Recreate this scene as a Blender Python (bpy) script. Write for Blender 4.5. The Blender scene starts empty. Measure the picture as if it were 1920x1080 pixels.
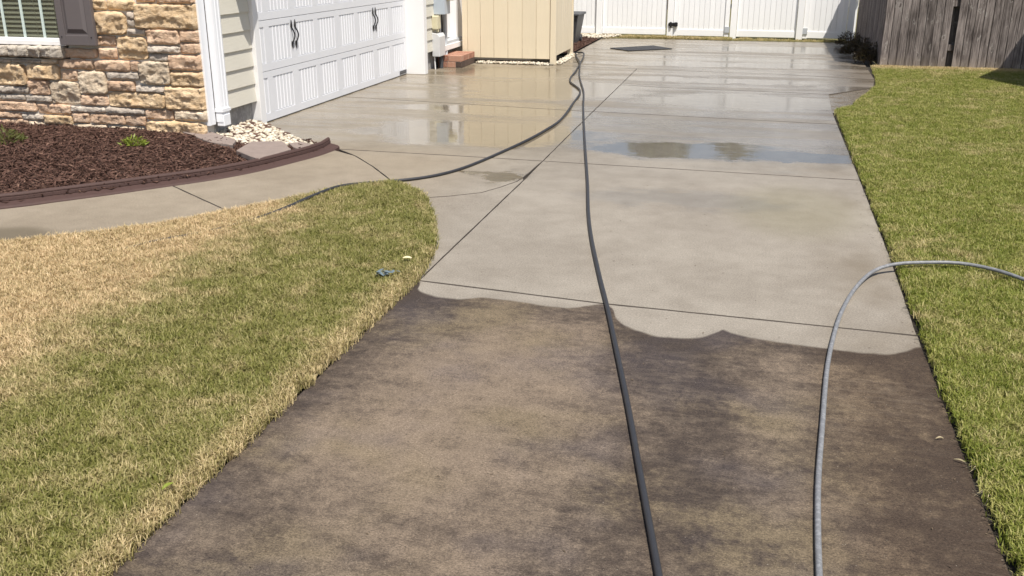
import bpy, math, random
import numpy as np
from mathutils import Vector, noise
random.seed(7); rng = np.random.default_rng(7)
scene = bpy.context.scene
col = scene.collection

# ------------------------------------------------------------------ camera, light, exposure
cam_d = bpy.data.cameras.new('camera'); cam = bpy.data.objects.new('camera', cam_d); col.objects.link(cam)
cam.location = (0, 0, 1.8)
cam.rotation_euler = (math.radians(90 - 19.488), 0, math.radians(14.111))
cam_d.sensor_width = 36.0; cam_d.lens = 33.75; cam_d.clip_start = 0.05; cam_d.clip_end = 1500
scene.camera = cam
SUN = Vector((0.34, -0.40, 1.0)).normalized()
elev = math.asin(SUN.z); azim = math.atan2(SUN.x, SUN.y)
world = bpy.data.worlds.new('World'); scene.world = world; world.use_nodes = True
wn = world.node_tree; bg = wn.nodes['Background']
sky = wn.nodes.new('ShaderNodeTexSky'); sky.sky_type = 'NISHITA'; sky.sun_disc = False
sky.sun_elevation = elev; sky.sun_rotation = azim; sky.dust_density = 2.0; sky.air_density = 0.95
wn.links.new(sky.outputs[0], bg.inputs[0]); bg.inputs[1].default_value = 0.10
sd = bpy.data.lights.new('sun', 'SUN'); so = bpy.data.objects.new('sun', sd); col.objects.link(so)
sd.energy = 5.0; sd.angle = math.radians(0.53); sd.color = (1.0, 0.955, 0.88)
so.location = (8, -10, 30); so.rotation_euler = (-SUN).to_track_quat('-Z', 'Y').to_euler()
vs = scene.view_settings; vs.view_transform = 'Standard'; vs.look = 'None'; vs.exposure = 0.24; vs.gamma = 1.0
vs.use_curve_mapping = False

# ------------------------------------------------------------------ node helper
class NT:
    def __init__(s, name):
        s.m = bpy.data.materials.new(name); s.m.use_nodes = True
        s.t = s.m.node_tree; s.n = s.t.nodes; s.bsdf = s.n['Principled BSDF']
    def new(s, ty, **kw):
        nd = s.n.new(ty)
        for k, v in kw.items(): setattr(nd, k, v)
        return nd
    def put(s, sock, v):
        if isinstance(v, bpy.types.NodeSocket): s.t.links.new(v, sock)
        else:
            if isinstance(v, (tuple, list)) and len(v) == 3 and sock.type == 'RGBA': v = (*v, 1)
            sock.default_value = v
    def math(s, op, a, b=None, c=None, clamp=False):
        nd = s.new('ShaderNodeMath', operation=op, use_clamp=clamp)
        s.put(nd.inputs[0], a)
        if b is not None: s.put(nd.inputs[1], b)
        if c is not None: s.put(nd.inputs[2], c)
        return nd.outputs[0]
    def mix(s, f, a, b, mode='MIX'):
        nd = s.new('ShaderNodeMix', data_type='RGBA', blend_type=mode)
        s.put(nd.inputs[0], f); s.put(nd.inputs[6], a); s.put(nd.inputs[7], b)
        return nd.outputs[2]
    def pos(s): return s.new('ShaderNodeNewGeometry').outputs['Position']
    def objc(s): return s.new('ShaderNodeTexCoord').outputs['Object']
    def rand(s): return s.new('ShaderNodeObjectInfo').outputs['Random']
    def map(s, v, scale=(1, 1, 1), rot=(0, 0, 0), loc=(0, 0, 0)):
        nd = s.new('ShaderNodeMapping'); s.put(nd.inputs[0], v)
        s.put(nd.inputs[1], loc); nd.inputs[2].default_value = rot; nd.inputs[3].default_value = scale
        return nd.outputs[0]
    def noise(s, v, scale, detail=4, rough=0.55, dist=0.0):
        nd = s.new('ShaderNodeTexNoise'); s.put(nd.inputs['Vector'], v)
        nd.inputs['Scale'].default_value = scale; nd.inputs['Detail'].default_value = detail
        nd.inputs['Roughness'].default_value = rough; nd.inputs['Distortion'].default_value = dist
        return nd.outputs[0]
    def step(s, x, a, b):
        nd = s.new('ShaderNodeMapRange', interpolation_type='SMOOTHSTEP', clamp=True)
        s.put(nd.inputs[0], x); nd.inputs[1].default_value = a; nd.inputs[2].default_value = b
        return nd.outputs[0]
    def xyz(s, v):
        nd = s.new('ShaderNodeSeparateXYZ'); s.put(nd.inputs[0], v); return nd.outputs
    def comb(s, x, y, z):
        nd = s.new('ShaderNodeCombineXYZ')
        for i, v in enumerate((x, y, z)): s.put(nd.inputs[i], v)
        return nd.outputs[0]
    def curve(s, x, pts, cusps=()):                       # piecewise curve through (x, y) points
        x0, x1 = pts[0][0], pts[-1][0]; ys = [p[1] for p in pts]; y0, y1 = min(ys) - .01, max(ys) + .01
        t = s.math('DIVIDE', s.math('SUBTRACT', x, x0), x1 - x0, clamp=True)
        nd = s.new('ShaderNodeFloatCurve'); c = nd.mapping.curves[0]
        P = [((p[0] - x0) / (x1 - x0), (p[1] - y0) / (y1 - y0)) for p in pts]
        while len(c.points) < len(P): c.points.new(0.5, 0.5)
        for q, p in zip(c.points, P): q.location = p; q.handle_type = 'VECTOR' if any(abs(p[0] * (x1 - x0) + x0 - k) < 1e-4 for k in cusps) else 'AUTO_CLAMPED'
        nd.mapping.update(); s.put(nd.inputs[1], t)
        return s.math('ADD', s.math('MULTIPLY', nd.outputs[0], y1 - y0), y0)
    def ell(s, x, y, cx, cy, rx, ry, lo=1.15, hi=0.75):
        a = s.math('DIVIDE', s.math('SUBTRACT', x, cx), rx); b = s.math('DIVIDE', s.math('SUBTRACT', y, cy), ry)
        d = s.math('ADD', s.math('MULTIPLY', a, a), s.math('MULTIPLY', b, b))
        nd = s.new('ShaderNodeMapRange', interpolation_type='SMOOTHSTEP', clamp=True)
        s.put(nd.inputs[0], d); nd.inputs[1].default_value = lo; nd.inputs[2].default_value = hi
        return nd.outputs[0]
    def bump(s, h, strength=0.3, dist=0.01, normal=None):
        nd = s.new('ShaderNodeBump'); nd.inputs['Strength'].default_value = strength
        nd.inputs['Distance'].default_value = dist; s.put(nd.inputs['Height'], h)
        if normal is not None: s.put(nd.inputs['Normal'], normal)
        return nd.outputs[0]
    def out(s, color, rough=0.6, normal=None, spec=None, metal=None, ior=None):
        b = s.bsdf; s.put(b.inputs['Base Color'], color); s.put(b.inputs['Roughness'], rough)
        if normal is not None: s.put(b.inputs['Normal'], normal)
        if spec is not None: s.put(b.inputs['Specular IOR Level'], spec)
        if metal is not None: s.put(b.inputs['Metallic'], metal)
        if ior is not None: s.put(b.inputs['IOR'], ior)
        return s.m

def simple(name, c, rough=0.6, var=0.12, scale=8, bump=0.0, bscale=60, spec=None, stretch=(1, 1, 1), rv=0.0):
    n = NT(name); p = n.map(n.objc(), stretch)
    a = n.noise(p, scale, 5)
    f = n.math('ADD', 1 - var, n.math('MULTIPLY', a, 2 * var))
    if rv: f = n.math('MULTIPLY', f, n.math('ADD', 1 - rv, n.math('MULTIPLY', n.rand(), 2 * rv)))
    cc = n.mix(1.0, c, n.comb(f, f, f), 'MULTIPLY')
    nm = n.bump(n.noise(p, bscale, 4), bump, 0.01) if bump else None
    return n.out(cc, rough, nm, spec)

# ------------------------------------------------------------------ mesh helpers
class MB:
    def __init__(s): s.v = []; s.f = []
    def add(s, vs, fs):
        o = len(s.v); s.v += [tuple(p) for p in vs]; s.f += [tuple(i + o for i in f) for f in fs]
    def box(s, x0, x1, y0, y1, z0, z1):
        s.add([(x, y, z) for z in (z0, z1) for y in (y0, y1) for x in (x0, x1)],
              [(0, 2, 3, 1), (4, 5, 7, 6), (0, 1, 5, 4), (2, 6, 7, 3), (0, 4, 6, 2), (1, 3, 7, 5)])
    def prism(s, poly, z0, z1, cap=True):       # vertical prism over a CCW polygon
        n = len(poly)
        s.add([(x, y, z0) for x, y in poly] + [(x, y, z1) for x, y in poly],
              [(i, (i + 1) % n, n + (i + 1) % n, n + i) for i in range(n)] + [tuple(range(n, 2 * n)), tuple(range(n - 1, -1, -1))])
    def tube(s, pts, r, n=10, cap=True):
        P = [Vector(p) for p in pts]; m = len(P); R = r if isinstance(r, (list, tuple)) else [r] * m
        up = Vector((0, 0, 1)); vs = []; prev = None
        for i, p in enumerate(P):
            t = (P[min(i + 1, m - 1)] - P[max(i - 1, 0)]).normalized()
            if prev is None:
                a = t.cross(up)
                if a.length < .05: a = t.cross(Vector((1, 0, 0)))
            else: a = prev - t * prev.dot(t)
            a.normalize(); prev = a; b = t.cross(a)
            for k in range(n):
                th = 2 * math.pi * k / n; vs.append(p + (a * math.cos(th) + b * math.sin(th)) * R[i])
        fs = [(i * n + k, i * n + (k + 1) % n, (i + 1) * n + (k + 1) % n, (i + 1) * n + k) for i in range(m - 1) for k in range(n)]
        if cap: fs += [tuple(range(n)), tuple(range((m - 1) * n + n - 1, (m - 1) * n - 1, -1))]
        s.add(vs, fs)
    def build(s, name, mat, parent=None, bevel=0, smooth=False, loc=None):
        me = bpy.data.meshes.new(name)
        L = Vector(loc) if loc else Vector((0, 0, 0))
        me.from_pydata([tuple(Vector(p) - L) for p in s.v] if loc else s.v, [], s.f); me.update()
        me.materials.append(mat)
        if smooth: me.polygons.foreach_set('use_smooth', [True] * len(me.polygons))
        return link(name, me, parent, bevel, L)
def link(name, me, parent=None, bevel=0, loc=(0, 0, 0)):
    o = bpy.data.objects.new(name, me); col.objects.link(o)
    o.parent = parent
    pl = Vector((0, 0, 0)); q = parent
    while q: pl += q.location; q = q.parent
    o.location = Vector(loc) - pl
    if bevel:
        b = o.modifiers.new('bevel', 'BEVEL'); b.width = bevel; b.segments = 2; b.limit_method = 'ANGLE'
    return o
def thing(name, label, cat, loc=(0, 0, 0), group=None):
    o = bpy.data.objects.new(name, None); col.objects.link(o); o.location = loc; o.empty_display_size = .2
    o['label'] = label; o['category'] = cat
    if group: o['group'] = group
    return o
def tag(o, label, cat, group=None):
    o['label'] = label; o['category'] = cat
    if group: o['group'] = group
    return o
def kind(o, k, label=None, cat=None):
    o['kind'] = k
    if label: o['label'] = label
    if cat: o['category'] = cat
    return o
def bx(name, dims, mat, parent=None, bevel=0):
    m = MB(); m.box(*dims)
    return m.build(name, mat, parent, bevel, loc=((dims[0] + dims[1]) / 2, (dims[2] + dims[3]) / 2, dims[4]))
def catmull(pts, step=0.04):
    P = [np.array(p, float) for p in pts]; P = [2 * P[0] - P[1]] + P + [2 * P[-1] - P[-2]]; out = []
    for i in range(1, len(P) - 2):
        a, b, c, d = P[i - 1:i + 3]; n = max(2, int(np.linalg.norm(c - b) / step))
        for k in range(n):
            t = k / n
            out.append(.5 * (2 * b + (c - a) * t + (2 * a - 5 * b + 4 * c - d) * t * t + (3 * b - a - 3 * c + d) * t ** 3))
    out.append(P[-2]); return out
def offset_poly(poly, d):                       # shrink a CCW polygon by d (mitred)
    n = len(poly); out = []
    for i in range(n):
        p0, p, p1 = (Vector(poly[i - 1]), Vector(poly[i]), Vector(poly[(i + 1) % n]))
        e0 = (p - p0).normalized(); e1 = (p1 - p).normalized()
        n0 = Vector((-e0.y, e0.x)); n1 = Vector((-e1.y, e1.x)); b = (n0 + n1)
        if b.length < 1e-4: b = n0
        b.normalize(); out.append(tuple(p + b * d / max(.45, b.dot(n0))))
    return out
def ccw(p):
    a = sum(p[i - 1][0] * p[i][1] - p[i][0] * p[i - 1][1] for i in range(len(p)))
    return p if a > 0 else p[::-1]
def inside(x, y, poly):
    r = False; n = len(poly)
    for i in range(n):
        (x0, y0), (x1, y1) = poly[i - 1], poly[i]
        if (y0 > y) != (y1 > y) and x < (x1 - x0) * (y - y0) / (y1 - y0) + x0: r = not r
    return r
def fb(x, y, z, o=4): return noise.fractal(Vector((x, y, z)), 1.0, 2.0, o)

# ------------------------------------------------------------------ materials
def concrete():
    n = NT('broom finished concrete'); P = n.pos(); X, Y, Z = n.xyz(P)
    wob = n.noise(P, 9, 4); wb = n.math('MULTIPLY', n.math('SUBTRACT', wob, .5), .035)
    sc = [(-2.4, 4.95), (-1.79, 4.92), (-1.75, 4.80), (-1.67, 4.725), (-1.51, 4.69), (-1.42, 4.71), (-1.33, 4.745), (-1.1, 4.72), (-.93, 4.70),
          (-.79, 4.755), (-.705, 4.81), (-.665, 4.78), (-.6, 4.61), (-.52, 4.50), (-.46, 4.465), (-.33, 4.42), (-.23, 4.43),
          (-.12, 4.51), (-.065, 4.59), (0, 4.545), (.14, 4.50), (.26, 4.48), (.44, 4.465), (.57, 4.45), (.67, 4.455),
          (.76, 4.50), (.84, 4.58), (1.0, 4.66)]
    d = n.math('SUBTRACT', n.math('ADD', n.curve(X, sc, (-.705, -.065, .84)), wb), Y)
    # stay below the first joint on the left, where the flare is clean
    dirty = n.step(d, -.012, .022)
    film = n.math('MULTIPLY', n.step(d, -.10, .0), .10)
    # --- dirty colour
    m1 = n.noise(n.map(P, (1, 1.1, 1), (0, 0, .5)), 1.5, 4, .6, .3); m2 = n.noise(P, 6.5, 7, .74, .15)
    m3 = n.noise(P, 26, 5, .8)
    scuff = n.noise(n.map(P, (1.0, 3.6, 1), (0, 0, .75)), 3.0, 6, .7, .4); run_ = n.noise(n.map(P, (7, 1.0, 1), (0, 0, .12)), 2.4, 4, .6)
    mm = n.math('ADD', n.math('MULTIPLY', m1, .26), n.math('MULTIPLY', m2, .26))
    mm = n.math('ADD', mm, n.math('ADD', n.math('MULTIPLY', m3, .22), n.math('ADD', n.math('MULTIPLY', scuff, .22), n.math('MULTIPLY', run_, .06))))
    lane = n.math('MULTIPLY', n.ell(X, Y, -.98, 3.5, .62, 1.2, 1.8, .0), .085)
    lane2 = n.math('MULTIPLY', n.ell(X, Y, .15, 3.9, .16, .75, 1.8, .0), .035)
    dark = n.math('MULTIPLY', n.ell(X, Y, -.25, 3.7, .40, 1.2, 1.7, .0), .055)
    edge = n.math('MULTIPLY', n.step(X, .35, .86), .075); edgl = n.math('MULTIPLY', n.step(X, -1.5, -1.78), .045)
    top = n.math('MULTIPLY', n.step(d, .42, .0), .05)
    mm = n.math('ADD', n.math('ADD', mm, lane), lane2)
    for q in (dark, edge, edgl, top): mm = n.math('SUBTRACT', mm, q)
    f = n.step(mm, .40, .675)
    dc = n.mix(f, (.052, .039, .031), (.222, .170, .122))
    green = n.math('MULTIPLY', n.math('MULTIPLY', n.step(n.noise(n.map(P, loc=(7, 3, 0)), 1.3, 3), .46, .66), n.step(mm, .42, .55)), .32)
    dc = n.mix(green, dc, (.185, .145, .072))
    warm = n.math('MULTIPLY', n.step(X, .2, .6), .55)
    dc = n.mix(warm, dc, n.mix(f, (.056, .036, .022), (.180, .125, .070)))
    plum = n.math('MULTIPLY', n.step(n.noise(n.map(P, loc=(2, 9, 0)), 1.5, 3), .48, .68), .5)
    plum = n.math('MULTIPLY', plum, n.step(X, .5, .2))
    dc = n.mix(plum, dc, n.mix(f, (.058, .048, .050), (.155, .125, .112)))
    broom = n.noise(n.map(P, (17, 60, 1), (0, 0, .03)), 3.0, 4, .8)
    grain = n.noise(n.map(P, (1, 1.5, 1)), 88, 6, .95)
    gs = n.step(grain, .33, .68); bs = n.step(broom, .30, .72)
    bf = n.math('ADD', .30, n.math('ADD', n.math('MULTIPLY', bs, .26), n.math('MULTIPLY', gs, 1.05)))
    dc = n.mix(1.0, dc, n.comb(bf, bf, bf), 'MULTIPLY')
    gr = n.step(n.noise(n.map(P, (1, 1.3, 1)), 150, 2, .6), .36, .64); gf2 = n.math('ADD', .82, n.math('MULTIPLY', gr, .36))
    dc = n.mix(1.0, dc, n.comb(gf2, gf2, gf2), 'MULTIPLY')
    rd = n.math('ABSOLUTE', n.math('SUBTRACT', n.noise(n.map(P, (1.0, 4.5, 1), (0, 0, .85), (3, 8, 0)), 1.9, 4, .6, .5), .5))
    sc_ = n.math('MULTIPLY', n.step(rd, .045, .0), n.step(n.noise(n.map(P, loc=(5, 5, 0)), 1.4, 3), .44, .62))
    dc = n.mix(n.math('MULTIPLY', sc_, .13), dc, (.240, .190, .140))
    pore = n.math('MULTIPLY', n.step(n.noise(P, 48, 3, .7), .64, .70), .6); dc = n.mix(pore, dc, (.035, .028, .022))
    fleck = n.step(n.noise(P, 120, 1, .5), .74, .80)
    dc = n.mix(n.math('MULTIPLY', fleck, .55), dc, (.42, .38, .31))
    # --- clean colour
    c1 = n.noise(P, .8, 5, .6); c2 = n.noise(P, 6, 5, .6)
    cf = n.math('ADD', n.math('MULTIPLY', c1, .6), n.math('MULTIPLY', c2, .4))
    cc = n.mix(n.step(cf, .34, .66), (.222, .194, .158), (.290, .258, .214))
    g2 = n.noise(P, 95, 5, .88); gf = n.math('ADD', .72, n.math('MULTIPLY', n.step(g2, .30, .70), .56))
    cc = n.mix(1.0, cc, n.comb(gf, gf, gf), 'MULTIPLY')
    gf3 = n.math('ADD', .90, n.math('MULTIPLY', gr, .20)); cc = n.mix(1.0, cc, n.comb(gf3, gf3, gf3), 'MULTIPLY')
    pit = n.step(n.noise(P, 55, 2, .6), .69, .75)
    cc = n.mix(n.math('MULTIPLY', pit, .55), cc, (.14, .12, .10))
    st = n.math('MULTIPLY', n.step(X, .25, .87), n.step(n.noise(n.map(P, (1, .6, 1)), 1.6, 4), .38, .7))
    cc = n.mix(n.math('MULTIPLY', st, .72), cc, (.135, .105, .07))
    gst = n.math('MULTIPLY', n.ell(X, Y, .35, 7.1, .5, .8, 1.5, 0), .35)
    cc = n.mix(gst, cc, (.20, .18, .10))
    mud = n.math('MULTIPLY', n.step(n.math('ADD', X, n.math('MULTIPLY', c2, .4)), .95, 1.35), n.step(Y, 11, 13))
    cc = n.mix(n.math('MULTIPLY', mud, .55), cc, (.19, .155, .115))
    wp = n.math('MULTIPLY', n.step(X, -1.9, -2.9), n.step(Y, 9.0, 8.0)); cc = n.mix(wp, cc, n.mix(1.0, cc, (.99, .94, .86), 'MULTIPLY'))
    # worn exposed aggregate on the flare
    ag = n.math('MULTIPLY', n.ell(X, Y, -2.1, 6.7, .45, .5, 1.5, .2), n.step(n.noise(P, 42, 2), .55, .62))
    cc = n.mix(n.math('MULTIPLY', ag, .35), cc, (.17, .14, .11))
    rj = n.ell(n.math('ADD', X, wb), Y, -4.72, 5.05, .36, .30, 1.4, .4)
    cc = n.mix(n.math('MULTIPLY', rj, .75), cc, (.11, .09, .06))
    col_ = n.mix(dirty, n.mix(film, cc, (.14, .12, .10)), dc)
    # --- water
    wx = n.math('ADD', X, n.math('MULTIPLY', n.math('SUBTRACT', n.noise(P, 2.0, 6, .66), .5), 1.15))
    wy = n.math('ADD', Y, n.math('MULTIPLY', n.math('SUBTRACT', n.noise(n.map(P, (.55, 1, 1), loc=(4, 1, 0)), 2.8, 6, .66), .5), 1.0))
    E = [(-.62, 9.12, 1.05, .44), (.50, 9.10, .50, .26), (-2.75, 9.55, 1.25, .78), (-2.95, 11.0, 1.3, .35), (-2.03, 7.64, .26, .24),
         (-.1, 12.35, 1.25, .72), (-2.7, 12.9, 1.3, 1.0), (-.5, 14.35, 1.7, .34), (-3.6, 14.6, 1.1, .7), (.2, 16.5, 2.2, .35), (-1.5, 16.2, 1.5, .3),
         (1.25, 13.85, .35, .3), (-.5, 17.3, 2.2, .25), (.6, 19.2, 1.6, .7)]
    pud = None
    for e in E:
        v = n.ell(wx, wy, *e, 1.35, .55)
        pud = v if pud is None else n.math('MAXIMUM', pud, v)
    pud = n.math('MULTIPLY', pud, n.math('SUBTRACT', 1, dirty))
    streak = n.noise(n.map(P, (.30, 2.0, 1), loc=(3, 5, 0)), 1.5, 3, .5)
    film_w = n.step(n.math('ADD', Y, n.math('MULTIPLY', n.math('SUBTRACT', n.noise(n.map(P, (.5, 1, 1)), 1.3, 4), .5), 2.2)), 7.9, 9.3)
    wet = n.math('MULTIPLY', film_w, n.math('ADD', .62, n.math('MULTIPLY', n.step(streak, .36, .58), .38)))
    wet = n.math('MAXIMUM', wet, n.math('MULTIPLY', n.ell(wx, wy, -.5, 7.2, 1.0, .35, 1.3, .3), .55))
    wet = n.math('MAXIMUM', n.math('MULTIPLY', n.step(Y, 6.6, 8.5), .25), wet)
    wetall = n.math('MAXIMUM', wet, pud)
    wf = n.math('SUBTRACT', 1, n.math('ADD', n.math('MULTIPLY', wetall, .20), n.math('MULTIPLY', pud, .14)))
    col_ = n.mix(1.0, col_, n.comb(wf, wf, wf), 'MULTIPLY')
    refl_tint = n.math('MULTIPLY', wetall, n.step(X, -1.2, -2.2)); col_ = n.mix(refl_tint, col_, n.mix(1.0, col_, (1.0, .93, .78), 'MULTIPLY'))  # warm reflection of enclosure and garage put into the wet colour
    r0 = n.math('SUBTRACT', .85, n.math('MULTIPLY', wet, .62))
    rough = n.math('ADD', n.math('MULTIPLY', r0, n.math('SUBTRACT', 1, pud)), n.math('MULTIPLY', pud, n.math('ADD', .05, n.math('MULTIPLY', n.step(Y, 10.4, 12), .09))))
    spec = n.math('ADD', .25, n.math('MULTIPLY', wetall, .55))
    h = n.math('ADD', n.math('MULTIPLY', broom, .6), n.math('MULTIPLY', grain, .8))
    h = n.math('MULTIPLY', h, n.math('SUBTRACT', 1, n.math('MULTIPLY', pud, .985)))
    h = n.math('MULTIPLY', h, n.math('SUBTRACT', 1, n.math('MULTIPLY', wet, .965)))
    rip = n.math('MULTIPLY', n.noise(n.map(P, (1, 1.6, 1)), 5, 2), n.math('MULTIPLY', pud, .5))
    nm = n.bump(n.math('ADD', h, rip), .35, .006)
    return n.out(col_, rough, nm, spec)
M = {}
M['concrete'] = concrete()

def grass_mat():
    n = NT('grass blades'); P = n.pos(); X, Y, Z = n.xyz(P)
    r = n.rand()
    big = n.noise(P, .9, 4, .6); mid = n.noise(P, 4.5, 4, .6)
    tan = n.math('ADD', n.math('SUBTRACT', -3.02, X), n.math('ADD', n.math('MULTIPLY', n.math('SUBTRACT', big, .5), 1.5), n.math('MULTIPLY', n.math('SUBTRACT', mid, .5), 1.1)))
    near_walk = n.step(n.math('ADD', Y, n.math('MULTIPLY', X, .9)), 3.05, 4.1)   # greener tongue by the flare
    dry = n.math('MULTIPLY', n.step(tan, -.45, .55), n.math('SUBTRACT', 1, n.math('MULTIPLY', near_walk, .8)))
    left = n.step(X, -1.0, -1.4)
    dryR = n.math('MULTIPLY', n.math('SUBTRACT', 1, left), n.math('MULTIPLY', n.step(n.math('ADD', n.math('MULTIPLY', big, .55), n.math('MULTIPLY', mid, .45)), .46, .65), .45))
    fen = n.math('MULTIPLY', n.step(Y, 15.9, 16.6), n.step(X, .5, 1.9)); dryR = n.math('MAXIMUM', dryR, n.math('MULTIPLY', fen, .8))
    back = n.step(Y, 20, 20.5); dryR = n.math('MAXIMUM', dryR, n.math('MULTIPLY', back, .55))
    dryL = n.math('MULTIPLY', left, n.step(mid, .42, .72)); dryL = n.math('MULTIPLY', dryL, .45)
    lip = n.math('MULTIPLY', n.math('MULTIPLY', n.step(X, -2.0, -1.84), left), n.step(Y, 6.0, 4.6))
    dryL = n.math('MAXIMUM', dryL, n.math('MULTIPLY', lip, .55))
    f = n.math('ADD', n.math('MAXIMUM', n.math('MAXIMUM', dry, dryR), dryL), n.math('MULTIPLY', n.math('SUBTRACT', r, .5), .55), clamp=True)
    g = n.mix(r, (.138, .172, .018), (.335, .340, .072))
    gl = n.mix(r, (.165, .170, .034), (.310, .295, .092))
    g = n.mix(left, g, gl)
    s = n.mix(r, (.44, .325, .165), (.80, .62, .375))
    c = n.mix(f, g, s)
    c = n.mix(n.math('MULTIPLY', n.step(r, .90, .97), .6), c, (.42, .36, .16))
    b = n.bsdf; n.put(b.inputs['Base Color'], c); b.inputs['Roughness'].default_value = .55
    b.inputs['Specular IOR Level'].default_value = .35
    tr = n.new('ShaderNodeBsdfTranslucent'); n.put(tr.inputs[0], c)
    ms = n.new('ShaderNodeMixShader'); ms.inputs[0].default_value = .28
    n.t.links.new(b.outputs[0], ms.inputs[1]); n.t.links.new(tr.outputs[0], ms.inputs[2])
    n.t.links.new(ms.outputs[0], n.n['Material Output'].inputs[0])
    return n.m
M['grass'] = grass_mat()
def thatch_mat():
    n = NT('thatch and soil'); P = n.pos(); X, Y, Z = n.xyz(P)
    a = n.noise(P, 60, 5, .7); b = n.noise(P, 1.1, 4)
    dry = n.step(n.math('ADD', n.math('SUBTRACT', -3.0, X), n.math('MULTIPLY', n.math('SUBTRACT', b, .5), 1.2)), -.2, .4)
    c = n.mix(a, (.07, .06, .022), (.20, .18, .06))
    d = n.mix(a, (.20, .145, .07), (.48, .37, .20))
    return n.out(n.mix(dry, c, d), .9, n.bump(a, .6, .02))
M['thatch'] = thatch_mat()
M['joint'] = simple('dirt filled joint', (.062, .050, .040), .95, .4, 30, .4, 90)
M['soil'] = simple('dark soil', (.035, .028, .02), .95, .4, 20, .6, 80)
def mud_mat():
    n = NT('wet mud'); P = n.pos(); a = n.noise(P, 5, 5, .6); b = n.noise(P, 60, 4)
    c = n.mix(n.step(a, .35, .65), (.20, .165, .12), (.12, .095, .065))
    return n.out(c, n.math('ADD', .06, n.math('MULTIPLY', n.step(a, .45, .62), .6)), n.bump(b, .25, .01), .5)
M['mud'] = mud_mat()
M['white_trim'] = simple('white painted trim', (.80, .79, .78), .45, .03, 6, .05, 90)
M['vinyl'] = simple('white vinyl', (.90, .895, .88), .35, .03, 3, rv=.025)
M['gutter'] = simple('white aluminium', (.80, .81, .83), .35, .03, 6)
def door_mat():
    n = NT('white embossed steel'); p = n.map(n.objc(), (1, 1, 1))
    w = n.noise(n.map(p, (8, 5, 40)), 3, 4, .6); a = n.noise(p, 3, 4)
    c = n.mix(a, (.70, .705, .73), (.76, .765, .785))
    return n.out(c, .45, n.bump(w, .18, .004))
M['door'] = door_mat()
def siding_mat():
    n = NT('beige fibre cement siding'); p = n.objc()
    g = n.noise(n.map(p, (6, 2.2, 26)), 4, 6, .65, 1.2); a = n.noise(p, 1.5, 4)
    c = n.mix(a, (.60, .565, .475), (.67, .635, .545))
    gg = n.math('ADD', .92, n.math('MULTIPLY', g, .16)); c = n.mix(1.0, c, n.comb(gg, gg, gg), 'MULTIPLY')
    return n.out(c, .7, n.bump(g, .4, .006))
M['siding'] = siding_mat()
def stucco():
    n = NT('parged foundation'); p = n.pos(); a = n.noise(p, 14, 5, .65); z = n.xyz(p)[2]
    c = n.mix(n.step(a, .4, .7), (.26, .25, .24), (.40, .39, .37))
    return n.out(c, .9, n.bump(n.noise(p, 60, 4), .3, .01))
M['found'] = stucco()
def stone_mat(name, c0, c1, c2):
    n = NT(name); p = n.pos(); r = n.rand()
    q = n.map(p, (1, 1, 1.6)); a = n.noise(q, 9, 6, .65, .6); b = n.noise(q, 45, 5, .7)
    c = n.mix(n.step(a, .33, .68), c0, c1)
    c = n.mix(n.math('MULTIPLY', n.step(n.noise(q, 20, 4, .6), .52, .70), .55), c, c2)
    rf = n.math('ADD', .84, n.math('MULTIPLY', r, .32)); bf = n.math('MULTIPLY', rf, n.math('ADD', .78, n.math('MULTIPLY', b, .44)))
    c = n.mix(1.0, c, n.comb(bf, bf, bf), 'MULTIPLY')
    return n.out(c, .9, n.bump(n.math('ADD', b, n.math('MULTIPLY', a, 1.2)), .95, .016), .2)
ST = {'t': stone_mat('tan stone', (.64, .45, .26), (.80, .61, .40), (.54, .35, .19)),
      'b': stone_mat('brown stone', (.58, .39, .26), (.72, .53, .38), (.46, .29, .18)),
      'g': stone_mat('grey stone', (.48, .41, .34), (.62, .54, .45), (.38, .31, .25)),
      'p': stone_mat('pale stone', (.62, .49, .35), (.74, .62, .47), (.50, .37, .25)),
      's': stone_mat('sill stone', (.42, .37, .31), (.56, .50, .42), (.28, .24, .20))}
M['mortar'] = simple('light grey mortar', (.58, .55, .50), .95, .15, 25, .5, 90)
M['shutter'] = simple('taupe painted shutter', (.130, .112, .112), .5, .06, 5, .08, 120)
def glass_mat():
    n = NT('window glass'); t = n.new('ShaderNodeBsdfTransparent'); t.inputs[0].default_value = (.86, .89, .86, 1)
    g = n.new('ShaderNodeBsdfGlossy'); g.inputs['Roughness'].default_value = .02; x = n.new('ShaderNodeMixShader')
    fr = n.new('ShaderNodeLayerWeight'); n.put(x.inputs[0], n.math('ADD', .03, n.math('MULTIPLY', n.math('POWER', fr.outputs['Facing'], 5.0), .9)))
    n.t.links.new(t.outputs[0], x.inputs[1]); n.t.links.new(g.outputs[0], x.inputs[2]); n.t.links.new(x.outputs[0], n.n['Material Output'].inputs[0])
    return n.m
M['glass'] = glass_mat()
M['grille'] = simple('pale green window grille', (.62, .72, .68), .4, .03)
M['blind'] = simple('grey beige blinds', (.30, .275, .225), .6, .08, 6, stretch=(1, 1, 6))
M['iron'] = simple('black iron', (.012, .012, .014), .45, .2)
M['rubber'] = simple('black rubber', (.030, .030, .033), .5, .2, 30)
def mulch_mat():
    n = NT('dyed brown bark'); r = n.rand(); p = n.pos(); a = n.noise(p, 40, 4, .7); b = n.noise(p, 6, 3)
    c = n.mix(n.step(a, .3, .75), (.027, .014, .010), (.150, .077, .055))
    c = n.mix(n.math('MULTIPLY', n.step(n.noise(p, 28, 1), .58, .70), .6), c, (.24, .145, .10))
    return n.out(c, .8, n.bump(a, .4, .008), .3)
M['mulch'] = mulch_mat()
M['edging'] = simple('brown rubber edging', (.062, .032, .026), .75, .25, 30, .3, 150)
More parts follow.
